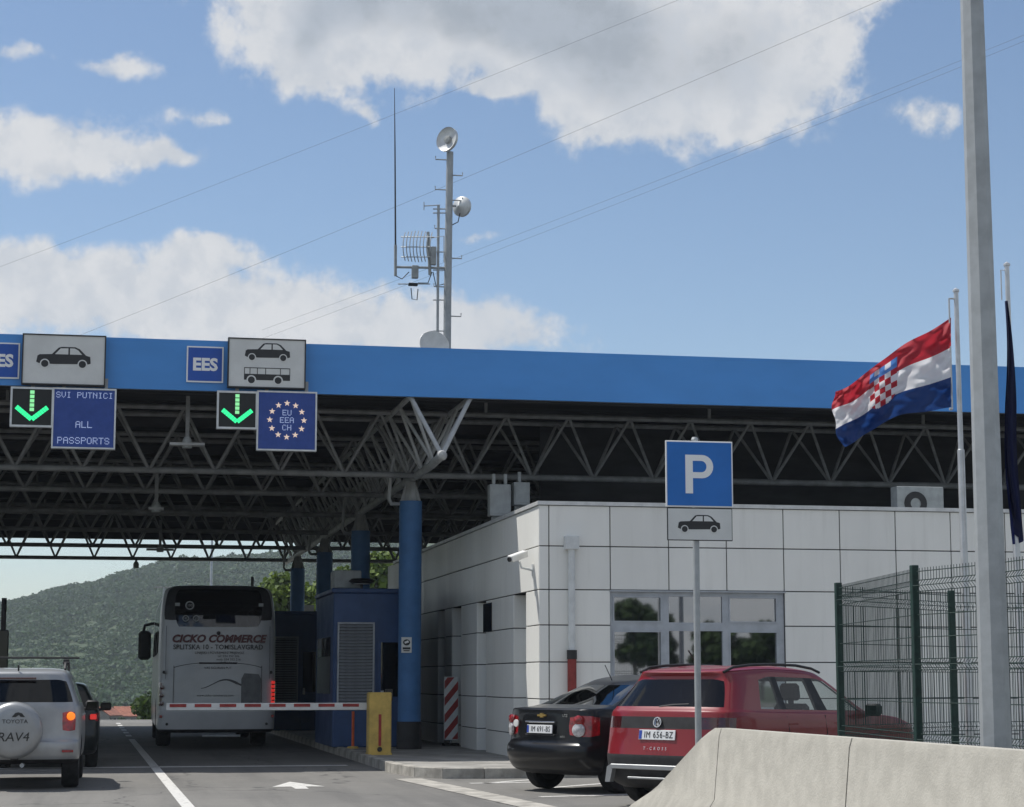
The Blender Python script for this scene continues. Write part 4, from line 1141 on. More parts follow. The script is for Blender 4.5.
MB().tube([ap(395.5, 267), ap(447, 268)], .028, 8).build('boom', 'steel', mast)
MB().tube([ap(395.5, 276), ap(395.5, 245)], .032, 8).build('whip_base', 'grey', mast)
MB().tube([ap(395.5, 246), ap(395, 150), ap(394.5, 88)], [.022, .016, .006], 6).build('whip', 'cable', mast)
MB().box(-.07, .07, -.06, .06, -.14, .14, bev=.01).build('amplifier', 'grey', mast, loc=ap(415, 272))
MB().box(-.10, .10, -.05, .05, -.03, .03, bev=.008).build('bracket', 'black', mast, loc=ap(413, 284.5))
MB().tube([ap(398, 284), ap(430, 284)], .012, 6).build('yagi_boom', 'steel', mast)
for xx in (399, 406, 420, 428): MB().tube([ap(xx, 284, -.35), ap(xx, 284, .35)], .008, 5).build('yagi_element', 'steel', mast)
for pts in ([(396, 276), (402, 279), (409, 272)], [(411, 288), (412, 299), (417, 300), (418, 289)], [(418, 283), (428, 283), (432, 272)], [(433, 272), (436, 286), (444, 284)]):
    MB().tube([ap(*p) for p in pts], .011, 5).build('cable', 'black', mast)
dm = pY(431, 345, AY)
r = thing('satellite_dish', 'pale satellite dish peeking over the fascia beside the mast', 'satellite dish', (dm.x, AY - .3, 7.2))
zz = dm.z - 7.2
MB().tube([(0, .15, 0), (0, .1, zz - .1)], .03, 8).build('stand', 'steel', r)
o = MB().lathe([(0, 0), (.17, -.03), (.32, -.11), (.33, -.10), (.17, -.01), (0, .03)], 26, 'Z').build('reflector', 'whitepaint', r, True, (0, 0, zz - .08)); o.rotation_euler = Vector((.1, -1, .4)).to_track_quat('-Z', 'Y').to_euler()

# overhead wires
def wire(label, p0, p1, d0, d1, rad, sag=.004):
    a, b = ray(*p0) * d0 + cam.location, ray(*p1) * d1 + cam.location
    pts = []
    for i in range(41):
        t = i / 40; p = a + (b - a) * t; p.z -= sag * (b - a).length * 4 * t * (1 - t); pts.append(p)
    MB().tube(pts, rad, 6).build('overhead_wire', 'cable', None, label=label, cat='wire', group='overhead wires')
wire('topmost overhead wire crossing from left edge to top of sky', (-90, 300), (800, -50), 120, 80, .0055)
wire('middle overhead wire passing just behind the antenna mast', (60, 343), (1000, -52), 120, 80, .0065)
wire('lower overhead wire of the close pair reaching the lamp post', (250, 343), (1130, -2), 120, 80, .0055)
wire('upper overhead wire of the close pair reaching the lamp post', (262, 330), (1130, -8), 121, 81, .0055)

# ================================================================== VEHICLES
def spl(vals, t):            # piecewise linear on [0,1]
    return float(np.interp(t, np.linspace(0, 1, len(vals)), vals))

def shell(root, levels, cells, names, mats, L, wheels, wr, sub=2, lining=True, wheel_name='wheel', rim='rim', tw=.20):
    """body lofted from horizontal outlines. levels: dict(z,(r)ear,(f)ront,w,cr,cf,crown,s) ; cells(k,j)->material index"""
    rings = []
    for lv in levels:
        z, r, f, w = lv['z'], lv['r'], lv['f'], lv['w']
        cr, cf, cw_, fc = lv.get('cr', .18), lv.get('cf', .3), lv.get('crown', .05), lv.get('fcrown', .15)
        half = []
        for t in lv.get('rt', (0, .45, .8)): x = (w - cr) * t; half.append((x, r + cw_ * (x / w) ** 2))
        e = r + cw_
        half.append((w - cr * .30, e + cr * .30)); half.append((w, e + cr))
        for yy in lv['s']: half.append((w, yy))
        e2 = f - fc
        half.append((w, e2 - cf)); half.append((w - cf * .3, e2 - cf * .3))
        for t in (.8, .45, 0): x = (w - cf) * t; half.append((x, f - fc * (x / w) ** 2))
        zz = z if hasattr(z, '__len__') else (z, z)
        tp = lv.get('taper', 0.0)
        ring = []
        for (x, y) in half:
            t = (y - r) / max(.01, f - r)
            x2 = x * (1 - tp * max(0, (abs(t - .45) / .55)) ** 3)
            ring.append((x2, y, spl(zz, min(1, max(0, t)))))
        rings.append(ring)
    nh = len(rings[0]); bm = bmesh.new(); grid = []
    for ring in rings:
        row = [bm.verts.new(p) for p in ring] + [bm.verts.new((-ring[i][0], ring[i][1], ring[i][2])) for i in range(nh - 2, 0, -1)]
        grid.append(row)
    n = len(grid[0])
    cre = bm.edges.layers.float.new('crease_edge')
    for k in range(len(grid) - 1):
        for j in range(n):
            j2 = (j + 1) % n
            fc_ = bm.faces.new((grid[k][j], grid[k][j2], grid[k + 1][j2], grid[k + 1][j]))
            jj = j if j < nh - 1 else (2 * nh - 3 - j)
            fc_.material_index = cells(k, jj)
    f0 = bm.faces.new(list(reversed(grid[0]))); f0.material_index = names.index('underbody')
    f1 = bm.faces.new(grid[-1]); f1.material_index = 0
    for k, lv in enumerate(levels):
        if lv.get('crease'):
            for j in range(n):
                ed = bm.edges.get((grid[k][j], grid[k][(j + 1) % n]))
                if ed: ed[cre] = lv['crease']
    for ed in bm.edges:
        if len(ed.link_faces) == 2 and ed.link_faces[0].material_index != ed.link_faces[1].material_index: ed[cre] = max(ed[cre], .35)
    for ed in f0.edges: ed[cre] = .7
    bmesh.ops.recalc_face_normals(bm, faces=bm.faces[:])
    me = bpy.data.meshes.new('shell'); bm.to_mesh(me); bm.free()
    for mm in mats: me.materials.append(M[mm])
    ob = bpy.data.objects.new('shell', me); COL.objects.link(ob)
    md = ob.modifiers.new('s', 'SUBSURF'); md.levels = sub; md.render_levels = sub
    cut = []
    hw = max(l['w'] for l in levels)
    for (wy) in wheels:
        for s in (-1, 1):
            c = MB(); c.lathe([(0, s * (hw - .30)), (wr * 1.13, s * (hw - .30)), (wr * 1.13, s * (hw + .3)), (0, s * (hw + .3))], 36, 'X', (0, wy, wr))
            cm = bpy.data.meshes.new('cut'); cm.from_pydata(c.v, [], c.f)
            b2_ = bmesh.new(); b2_.from_mesh(cm); bmesh.ops.remove_doubles(b2_, verts=b2_.verts[:], dist=1e-4); bmesh.ops.recalc_face_normals(b2_, faces=b2_.faces[:])
            for f_ in b2_.faces: f_.material_index = names.index('underbody')
            b2_.to_mesh(cm); b2_.free()
            for mm in mats: cm.materials.append(M[mm])
            co = bpy.data.objects.new('cut', cm); COL.objects.link(co); cut.append(co)
            bo = ob.modifiers.new('b', 'BOOLEAN'); bo.operation = 'DIFFERENCE'; bo.object = co; bo.solver = 'EXACT'; bo.material_mode = 'INDEX'
    dg = bpy.context.evaluated_depsgraph_get(); dg.update()
    em = bpy.data.meshes.new_from_object(ob.evaluated_get(dg))
    bpy.data.objects.remove(ob)
    for c in cut: bpy.data.objects.remove(c)
    # split into parts: one mesh per material, glass and lamps per island
    parts = []
    src = bmesh.new(); src.from_mesh(em); src.faces.ensure_lookup_table()
    seen = set(); groups = []
    solid = {i for i, nm in enumerate(names) if nm in ('window', 'tail_light', 'trim', 'rear_window')}
    bulk = {}
    for fc_ in src.faces:
        if fc_.index in seen: continue
        mi = fc_.material_index
        if mi in solid:
            st_, isl_ = [fc_], []; seen.add(fc_.index)
            while st_:
                c = st_.pop(); isl_.append(c.index)
                for ed in c.edges:
                    for o_ in ed.link_faces:
                        if o_.index not in seen and o_.material_index == mi: seen.add(o_.index); st_.append(o_)
            groups.append((mi, isl_))
        else:
            bulk.setdefault(mi, []).append(fc_.index)
    groups += list(bulk.items())
    for mi, idx in groups:
        nm = names[mi]; vmap = {}; vs = []; fs = []
        for i in idx:
            t = []
            for vv in src.faces[i].verts:
                if vv.index not in vmap: vmap[vv.index] = len(vs); vs.append(tuple(vv.co))
                t.append(vmap[vv.index])
            fs.append(t)
        m2 = bpy.data.meshes.new(nm); m2.from_pydata(vs, [], fs); m2.materials.append(M[mats[mi]]); m2.shade_smooth()
        try: m2.set_sharp_from_angle(angle=R(42))
        except Exception: pass
        parts.append(obj(nm, m2, root))
    if lining:
        vs, fs, vmap = [], [], {}
        for fc_ in src.faces:
            if fc_.material_index in solid and names[fc_.material_index] in ('window', 'rear_window'): continue
            t = []
            for vv in fc_.verts:
                if vv.index not in vmap: vmap[vv.index] = len(vs); vs.append(tuple(vv.co - vv.normal * .03))
                t.append(vmap[vv.index])
            fs.append(t)
        m2 = bpy.data.meshes.new('lining'); m2.from_pydata(vs, [], fs); m2.materials.append(M['inner']); obj('lining', m2, root)
    src.free()
    # wheels
    ty = MB(); ty.lathe([(wr * .62, -tw * .42), (wr * .70, -tw * .5), (wr * .93, -tw * .5), (wr, -tw * .36), (wr, tw * .36), (wr * .93, tw * .5), (wr * .70, tw * .5), (wr * .62, tw * .42)], 32, 'X')
    tym = ty.mesh('tyre', 'rubber', True)
    rm = MB(); rm.lathe([(0, tw * .30), (wr * .14, tw * .34), (wr * .16, tw * .18), (wr * .56, tw * .12), (wr * .60, tw * .46), (wr * .64, tw * .46), (wr * .64, -tw * .42), (wr * .5, -tw * .3), (0, -tw * .3)], 32, 'X')
    for k in range(5):
        an = k * 2 * PI / 5; ca, sa = math.cos(an), math.sin(an); n0 = len(rm.v)
        rm.box(tw * .16, tw * .40, -.045, .045, wr * .1, wr * .62)
        for j in range(n0, len(rm.v)):
            vx_, vy_, vz_ = rm.v[j]; rm.v[j] = (vx_, vy_ * ca - vz_ * sa, vy_ * sa + vz_ * ca)
    rmm = rm.mesh('wheel', rim, True)
    for wy in wheels:
        for s in (-1, 1):
            o = obj('wheel', rmm, root, (s * (hw - tw * .5 - .025), wy, wr), (0, 0, 0 if s > 0 else PI)); obj('tyre', tym, o)
    return parts

def mirror_part(root, x, y, z, mat, s=1):
    o = MB().box(-.10, .10, -.05, .06, -.07, .075, bev=.03).build('door_mirror', mat, root, True, (x + s * .12, y, z))
    MB().box(-.08, .08, -.056, -.051, -.05, .055).build('mirror_glass', 'tintglass', o)
    MB().tube([(-s * .14, .02, -.06), (0, .02, -.03)], .025, 8).build('mirror_arm', 'trim', o)
    return o
def plate(root, y, z, tilt, code, x=0.0, w=.52):
    p = MB().box(-w / 2, w / 2, -.010, .004, -.055, .055, bev=.003).build('number_plate', 'plate', root, loc=(x, y, z)); p.rotation_euler = (tilt, 0, 0)
    MB().box(-w / 2 + .006, -w / 2 + .045, -.0125, -.0095, -.048, .048).build('plate_band', 'plateblue', p)
    text('plate_lettering', code, .10, 'letk', p, (.025, -.0115, -.002), sx=.86, space=1.12)
    return p
def seat(root, x, y):
    m = MB(); m.box(-.23, .23, -.07, .07, .0, .52, bev=.04); m.box(-.13, .13, -.05, .05, .56, .76, bev=.035); m.box(-.03, .03, -.015, .015, .5, .58)
    o = m.build('seat', 'inner', root, loc=(x, y, .62)); o.rotation_euler = (R(8), 0, 0)

# ---- red crossover
pzred = pz(610, 812)
def red_car():
    root = thing('parked_car', 'dark red crossover parked behind the concrete barrier end', 'car', (0, 0, 0))
    sb = [.80, 1.18, 1.215, 1.86, 1.97, 2.86]; L = 4.11
    lv = [dict(z=.20, r=.20, f=3.95, w=.80, s=sb), dict(z=.27, r=.07, f=4.05, w=.86, s=sb, crease=.3), dict(z=.40, r=.015, f=4.10, w=.875, s=sb), dict(z=.545, r=.0, f=4.11, w=.88, s=sb, crease=.5),
          dict(z=.575, r=.0, f=4.11, w=.88, s=sb, crease=.3), dict(z=.72, r=.035, f=4.10, w=.885, s=sb), dict(z=.875, r=.055, f=4.06, w=.885, s=sb, crease=.4),
          dict(z=(1.01, .99, .97, .94, .87), r=.075, f=4.0, w=.88, s=sb, crease=.4), dict(z=(1.07, 1.04, 1.02, 1.0, .94), r=.085, f=3.9, w=.868, s=sb, cf=.4, crease=.3),
          dict(z=(1.10, 1.065, 1.05, 1.03, 1.03), r=.13, f=3.05, w=.85, s=sb[:5] + [2.72], cf=.14, fcrown=.2, crease=.4),
          dict(z=(1.44, 1.47, 1.48, 1.46, 1.45), r=.40, f=2.36, w=.665, s=[.98, 1.20, 1.225, 1.83, 1.92, 2.08], cf=.1, cr=.12, fcrown=.14),
          dict(z=(1.50, 1.53, 1.54, 1.525, 1.48), r=.34, f=2.26, w=.63, s=[.98, 1.20, 1.225, 1.7, 1.8, 1.9], cf=.12, cr=.14, fcrown=.12, crease=.25),
          dict(z=(1.53, 1.565, 1.58, 1.565, 1.52), r=.42, f=2.12, w=.52, s=[.98, 1.1, 1.2, 1.5, 1.6, 1.75], cf=.12, cr=.14, fcrown=.1),
          dict(z=(1.565, 1.585, 1.595, 1.585, 1.565), r=.75, f=1.85, w=.25, s=[.95, 1.0, 1.1, 1.3, 1.4, 1.6], cf=.06, cr=.06, fcrown=.03, crown=.02)]
    names = ['body', 'trim', 'window', 'tail_light', 'underbody', 'light_band', 'rear_window']; mats = ['red', 'trim', 'carglass', 'tail_dark', 'underbody', 'trim', 'tintglass']
    def cells(k, j):
        if k <= 3: return 1
        if k == 6:
            if j in (2, 3): return 3
            if j < 2: return 5
        if k == 9:
            if j in (0, 1, 2): return 6
            if j in (5, 7, 9): return 2
            if j in (6, 8): return 1
            if j >= 12: return 2
        return 0
    M['underbody'] = M['trim']
    shell(root, lv, cells, names, mats, L, (.72, 3.27), .335, rim='rim')
    plate(root, .045, .805, R(-8), 'IM 656-BZ')
    # plate recess edge, silver skid, emblem, badge
    m = MB(); m.box(-.64, .64, -.016, .02, .42, .475, bev=.008); m.prism([(-.64, .475), (-.70, .44), (-.73, .27), (-.66, .27), (-.62, .42)], -.004, .06); m.prism([(.64, .475), (.70, .44), (.73, .27), (.66, .27), (.62, .42)], -.004, .06); m.build('skid_trim', 'silver', root)
    MB().box(-.40, .40, -.004, .03, .315, .34, bev=.006).build('skid_bar', 'silver', root)
    m = MB(); m.lathe([(.048, -.012), (.058, -.012), (.058, .006), (.048, .006)], 24, 'Y')
    for s in (-1, 1):
        for a, b in (((s * .022, .05), (0, .006)), ((s * .038, .034), (s * .018, -.045)), ((s * .018, -.045), (0, -.004))):
            m.tube([(a[0], -.008, a[1]), (b[0], -.008, b[1])], .006, 5)
    o = m.build('emblem', 'chrome', root, loc=(0, .055, .945)); o.rotation_euler = (R(-8), 0, 0)
    tag(text('badge_lettering', 'T-CROSS', .05, 'chrome', root, (0, .0, .655), rotx=PI / 2 - R(12), space=1.9), kind='stuff')
    MB().tube([(-.05, .15, 1.115), (.12, .165, 1.135), (.34, .185, 1.145)], .014, 6).build('rear_wiper', 'trim', root)
    for s in (-1, 1):
        MB().tube([(s * .60, .46, 1.50), (s * .605, .62, 1.555), (s * .605, .9, 1.58), (s * .605, 1.3, 1.59), (s * .605, 1.75, 1.58), (s * .60, 2.05, 1.545), (s * .60, 2.2, 1.50)], .016, 8).build('roof_rail', 'trim', root, True)
        mirror_part(root, s * .86, 2.72, 1.06, 'trim', s)
        for yy in (1.33, 2.18): MB().box(s * .868 - .018, s * .868 + .018, yy - .09, yy + .09, .905, .935, bev=.008).build('door_handle', 'red', root)
        MB().tube([(s * .878, 1.26 - (s * 0), .55), (s * .887, 1.26, .8), (s * .872, 1.22, 1.01)], .006, 5).build('door_seam', 'trim', root)
        MB().tube([(s * .878, 1.95, .55), (s * .887, 1.95, .8), (s * .872, 1.93, 1.01)], .006, 5).build('door_seam', 'trim', root)
        for yy in (1.15, 2.05): seat(root, s * .36, yy)
    MB().tube([(.02, .72, 1.58), (.02, .56, 1.75)], .008, 5).build('aerial', 'trim', root)
    return root
rc = red_car()
HR = R(55); rc.scale = (1.05, 1.10, 1.045)
rl = pz(645, 803)                               # contact of the rear left wheel
def place_car(root, contact, wheel_xy, heading):
    root.rotation_euler = (0, 0, -heading)
    c, s = math.cos(-heading), math.sin(-heading)
    wx, wy = wheel_xy
    root.location = (contact.x - (wx * c - wy * s), contact.y - (wx * s + wy * c), 0.004)
place_car(rc, rl, (-.78 * 1.05, .72 * 1.10), HR)

# ---- black saloon
def saloon():
    root = thing('parked_car', 'black saloon parked beside the red crossover', 'car', (0, 0, 0))
    sb = [1.05, 1.45, 1.485, 2.20, 2.31, 3.05]; L = 4.40
    lv = [dict(z=.23, r=.28, f=4.2, w=.77, s=sb), dict(z=.30, r=.10, f=4.32, w=.84, s=sb, crease=.3), dict(z=.42, r=.02, f=4.38, w=.862, s=sb), dict(z=.56, r=.0, f=4.40, w=.867, s=sb),
          dict(z=.625, r=.03, f=4.40, w=.867, s=sb, crease=.5), dict(z=.66, r=.075, f=4.38, w=.867, s=sb), dict(z=.72, r=.08, f=4.36, w=.867, s=sb, rt=(0, .45, .74)),
          dict(z=(1.03, 1.01, .95, .88, .80), r=.095, f=4.26, w=.860, s=sb, rt=(0, .45, .74)), dict(z=(1.105, 1.07, 1.0, .95, .87), r=.105, f=4.1, w=.845, s=sb, crease=.45, cf=.4),
          dict(z=(1.13, 1.10, 1.04, 1.01, 1.0), r=.58, f=3.2, w=.80, s=[1.15, 1.48, 1.515, 2.20, 2.31, 2.9], cf=.14, cr=.12, fcrown=.2, crease=.35),
          dict(z=(1.425, 1.46, 1.465, 1.45, 1.43), r=1.30, f=2.52, w=.60, s=[1.62, 1.72, 1.74, 2.12, 2.2, 2.3], cf=.1, cr=.1, fcrown=.12),
          dict(z=(1.47, 1.51, 1.515, 1.505, 1.46), r=1.40, f=2.42, w=.55, s=[1.62, 1.72, 1.74, 2.0, 2.1, 2.18], cf=.12, cr=.12, fcrown=.1),
          dict(z=(1.505, 1.535, 1.545, 1.535, 1.50), r=1.58, f=2.26, w=.40, s=[1.72, 1.78, 1.8, 1.95, 2.0, 2.05], cf=.06, cr=.06, fcrown=.05, crown=.03),
          dict(z=(1.54, 1.55, 1.555, 1.55, 1.54), r=1.7, f=2.1, w=.2, s=[1.78, 1.8, 1.82, 1.9, 1.95, 1.98], cf=.03, cr=.03, fcrown=.02, crown=.02)]
    names = ['body', 'trim', 'window', 'tail_light', 'underbody']; mats = ['blackp', 'trim', 'slopeglass', 'taillight', 'trim']
    def cells(k, j):
        if k == 0: return 1
        if k == 6 and j in (2, 3): return 3
        if k == 9:
            if j in (0, 1, 2): return 2
            if j in (5, 7, 9): return 2
            if j in (6, 8): return 1
            if j >= 12: return 2
        return 0
    shell(root, lv, cells, names, mats, L, (.78, 3.3), .315, rim='rim_d')
    plate(root, .05, .83, R(-4), 'IM 691-BS')
    for z in (.915, .745): MB().box(-.30, .30, .045, .09, z, z + .018, bev=.004).build('trunk_trim', 'chrome' if z > .8 else 'trim', root)
    m = MB(); m.prism([(-.085, -.012), (-.085, .012), (-.03, .012), (-.03, .028), (.03, .028), (.03, .012), (.085, .012), (.085, -.012), (.03, -.012), (.03, -.028), (-.03, -.028), (-.03, -.012)], -.012, .012)
    m.build('emblem', 'gold', root, loc=(0, .088, 1.01))
    text('badge_lettering', 'LTZ', .05, 'chrome', root, (.46, .098, 1.01), rotz=.12); text('badge_lettering', 'AVEO', .035, 'chrome', root, (.42, .085, .735), rotz=.12)
    for s in (-1, 1):
        for z, mt_, rr in ((.825, 'lampclear', .088), (.955, 'taillight', .062)):
            o = MB().lathe([(0, -.02), (rr * .6, -.018), (rr, 0), (rr, .03)], 22, 'Y').build('lamp_lens', mt_, root, True, (s * .70, .118, z)); o.rotation_euler = (0, 0, s * R(28))
        mirror_part(root, s * .82, 2.85, 1.02, 'blackp', s)
        for yy in (1.55, 2.4): MB().box(s * .852 - .02, s * .852 + .02, yy - .09, yy + .09, .87, .90, bev=.008).build('door_handle', 'blackp', root)
    MB().tube([(0, 1.35, 1.47), (.0, 1.22, 1.68)], .006, 5).build('aerial', 'trim', root)
    MB().lathe([(0, -.012), (.05, -.01), (.05, .004)], 18, 'Y', (-.53, .082, .90)).build('sticker', 'whitepaint', root)
    return root
bc = saloon()
place_car(bc, pz(545, 788.5), (-.76, .78), R(62))

# ---- silver off-roader with spare wheel
def suv():
    root = thing('silver_suv', 'silver off-roader with covered spare wheel waiting in left lane', 'car', (0, 0, 0))
    sb = [.55, 1.25, 1.29, 1.95, 2.05, 2.85]; L = 4.0
    lv = [dict(z=.34, r=.18, f=3.85, w=.78, s=sb), dict(z=.40, r=.04, f=3.95, w=.85, s=sb, crease=.3), dict(z=.53, r=.0, f=4.0, w=.865, s=sb), dict(z=.64, r=.015, f=4.0, w=.865, s=sb, crease=.5),
          dict(z=.665, r=.07, f=3.98, w=.865, s=sb, rt=(0, .5, .9)), dict(z=.755, r=.085, f=3.98, w=.865, s=sb, rt=(0, .5, .9)), dict(z=(1.08, 1.07, 1.05, 1.0, .95), r=.11, f=3.9, w=.86, s=sb, rt=(0, .5, .9)),
          dict(z=(1.125, 1.12, 1.1, 1.05, .99), r=.12, f=3.85, w=.85, s=sb, crease=.3, cf=.4), dict(z=(1.15, 1.14, 1.13, 1.12, 1.12), r=.13, f=2.95, w=.83, s=sb[:5] + [2.6], cf=.14, fcrown=.2, crease=.3),
          dict(z=(1.50, 1.53, 1.54, 1.53, 1.52), r=.24, f=2.35, w=.70, s=[.62, 1.25, 1.28, 1.9, 1.98, 2.1], cf=.1, cr=.13, fcrown=.12),
          dict(z=(1.575, 1.61, 1.615, 1.60, 1.55), r=.25, f=2.25, w=.655, s=[.7, 1.2, 1.25, 1.8, 1.85, 1.9], cf=.12, cr=.14, fcrown=.1, crease=.25),
          dict(z=(1.61, 1.635, 1.645, 1.635, 1.6), r=.36, f=2.1, w=.5, s=[.8, 1.1, 1.2, 1.6, 1.65, 1.7], cf=.1, cr=.1, fcrown=.08),
          dict(z=(1.64, 1.65, 1.655, 1.65, 1.64), r=.7, f=1.8, w=.25, s=[.9, 1.0, 1.1, 1.4, 1.5, 1.55], cf=.05, cr=.05, fcrown=.03, crown=.02)]
    names = ['body', 'trim', 'window', 'tail_light', 'underbody']; mats = ['silver', 'trim', 'tintglass', 'taillight', 'trim']
    def cells(k, j):
        if k == 0: return 1
        if k == 5 and j in (2,): return 3
        if k == 8:
            if j in (0, 1, 2): return 2
            if j in (5, 7, 9): return 2
            if j in (6, 8): return 1
            if j >= 12: return 2
        return 0
    shell(root, lv, cells, names, mats, L, (.78, 3.26), .345, rim='rim', tw=.23)
    for s in (-1, 1):
        o = MB().lathe([(0, -.02), (.035, -.016), (.055, .0), (.058, .03)], 18, 'Y').build('indicator', 'amberon', root, True, (s * .735, .125, .985)); o.rotation_euler = (0, 0, s * R(22))
        MB().box(s * .70 - .075, s * .70 + .075, .015, .06, .50, .535, bev=.006).build('reflector', 'taillight', root)
        mirror_part(root, s * .85, 2.6, 1.10, 'trim', s)
        MB().tube([(s * .62, .55, 1.625), (s * .62, .62, 1.70), (s * .62, 2.1, 1.70), (s * .62, 2.2, 1.62)], .02, 8).build('roof_rail', 'trim', root, True)
        for yy in (1.35, 2.2): MB().box(s * .86 - .02, s * .86 + .02, yy - .09, yy + .09, .97, 1.0, bev=.008).build('door_handle', 'silver', root)
        MB().box(s * .62 - .04, s * .62 + .04, .92, 1.0, 1.69, 1.77, bev=.01).build('bar_clamp', 'trim', root)
        MB().box(s * .62 - .05, s * .62 + .05, .86, 1.05, 1.70, 1.73, bev=.008).build('bar_foot', 'trim', root)
    MB().box(-.80, .80, .935, .985, 1.772, 1.80, bev=.006).build('roof_bar', 'trim', root)
    sp_ = MB().lathe([(0, -.215), (.26, -.212), (.335, -.195), (.375, -.15), (.385, -.05), (.36, .02), (.30, .03)], 48, 'Y').build('spare_wheel_cover', 'silver', root, True, (-.02, .045, .80))
    text('lettering', 'RAV4', .17, 'letk', sp_, (0, -.219, -.09), shear=.15, sx=1.05)
    text('lettering', 'TOYOTA', .075, 'letk', sp_, (0.02, -.219, .12), sx=1.1)
    m = MB(); m.prism([(-.085, -.02), (-.04, .035), (0, .045), (.05, .03), (.09, -.02), (.03, -.015), (.01, .01), (-.03, -.018)], -.220, -.216); m.build('emblem', 'letk', sp_, loc=(.06, -.001, .20))
    m = MB(); m.lathe([(.022, -.221), (.032, -.221), (.032, -.214), (.022, -.214)], 16, 'Y', (-.22, 0, .12)); m.build('emblem', 'letk', sp_)
    MB().box(-.25, .25, .14, .17, 1.485, 1.51, bev=.006).build('stop_lamp', 'tail_dark', root)
    MB().tube([(0, .30, 1.60), (0, .28, 1.68)], .012, 6).build('washer', 'trim', root)
    MB().tube([(.10, .0, .33), (.10, .3, .33)], .03, 10).build('exhaust', 'steel', root)
    MB().box(-.05, .05, -.06, .15, .40, .46, bev=.01).build('tow_bar', 'trim', root)
    return root
sv = suv(); sv.location = (-1.24, 28.25, 0.004); sv.rotation_euler = (0, 0, R(-.5))

# ---- dark hatchback ahead of the silver one
def hatch():
    root = thing('dark_hatchback', 'dark hatchback with lit tail light ahead of the silver off-roader', 'car', (0, 0, 0))
    sb = [.70, 1.18, 1.215, 1.86, 1.97, 2.86]; L = 3.95
    lv = [dict(z=.22, r=.20, f=3.8, w=.76, s=sb), dict(z=.29, r=.06, f=3.9, w=.82, s=sb), dict(z=.55, r=.0, f=3.95, w=.845, s=sb), dict(z=.62, r=.04, f=3.95, w=.845, s=sb, crease=.3),
          dict(z=.78, r=.06, f=3.9, w=.845, s=sb), dict(z=(.94, .93, .92, .86, .80), r=.08, f=3.85, w=.84, s=sb), dict(z=(.98, .97, .96, .92, .85), r=.09, f=3.75, w=.825, s=sb, cf=.4),
          dict(z=(1.0, .99, .98, .97, .98), r=.12, f=2.95, w=.80, s=sb[:5] + [2.6], cf=.14, fcrown=.2, crease=.3),
          dict(z=(1.33, 1.37, 1.38, 1.37, 1.36), r=.36, f=2.36, w=.62, s=[.85, 1.20, 1.225, 1.83, 1.92, 2.08], cf=.1, cr=.12, fcrown=.14),
          dict(z=(1.39, 1.42, 1.43, 1.42, 1.38), r=.32, f=2.26, w=.58, s=[.9, 1.20, 1.225, 1.7, 1.8, 1.9], cf=.12, cr=.14, fcrown=.12),
          dict(z=(1.43, 1.45, 1.46, 1.45, 1.43), r=.6, f=1.95, w=.35, s=[.95, 1.0, 1.1, 1.4, 1.5, 1.6], cf=.06, cr=.06, fcrown=.03, crown=.02)]
    names = ['body', 'trim', 'window', 'tail_light', 'underbody']; mats = ['darkcar', 'trim', 'tintglass', 'taillight', 'trim']
    def cells(k, j):
        if k == 0: return 1
        if k == 4 and j == 3: return 3
        if k == 7:
            if j in (0, 1, 2) or j in (5, 7, 9) or j >= 12: return 2
            if j in (6, 8): return 1
        return 0
    shell(root, lv, cells, names, mats, L, (.70, 3.15), .30, rim='rim')
    for s in (-1, 1):
        o = MB().box(-.06, .06, -.012, .03, -.045, .045, bev=.015).build('brake_light', 'lampon', root, loc=(s * .745, .105, .86)); o.rotation_euler = (0, 0, s * R(30))
        mirror_part(root, s * .82, 2.6, 1.0, 'darkcar', s)
    plate(root, .03, .70, 0, 'IM 114-DC')
    return root
hb_ = hatch(); hp_ = pz(96, 770); hb_.location = (-1.0, 34.8, 0.004)
# tall dark mirror-like signal post at the left edge
lpz = pz(2, 745)
r = thing('signal_post', 'dark post at the left picture edge behind the silver off-roader', 'post', (pY(1.5, 680, 44).x, 44, 0))
MB().tube([(0, 0, 0), (0, 0, pY(2, 598, 44).z)], .055, 10).build('pole', 'black', r, True)
MB().box(-.16, .12, -.08, .08, .3, pY(2, 630, 44).z, bev=.02).build('cabinet', 'darkcar', r)

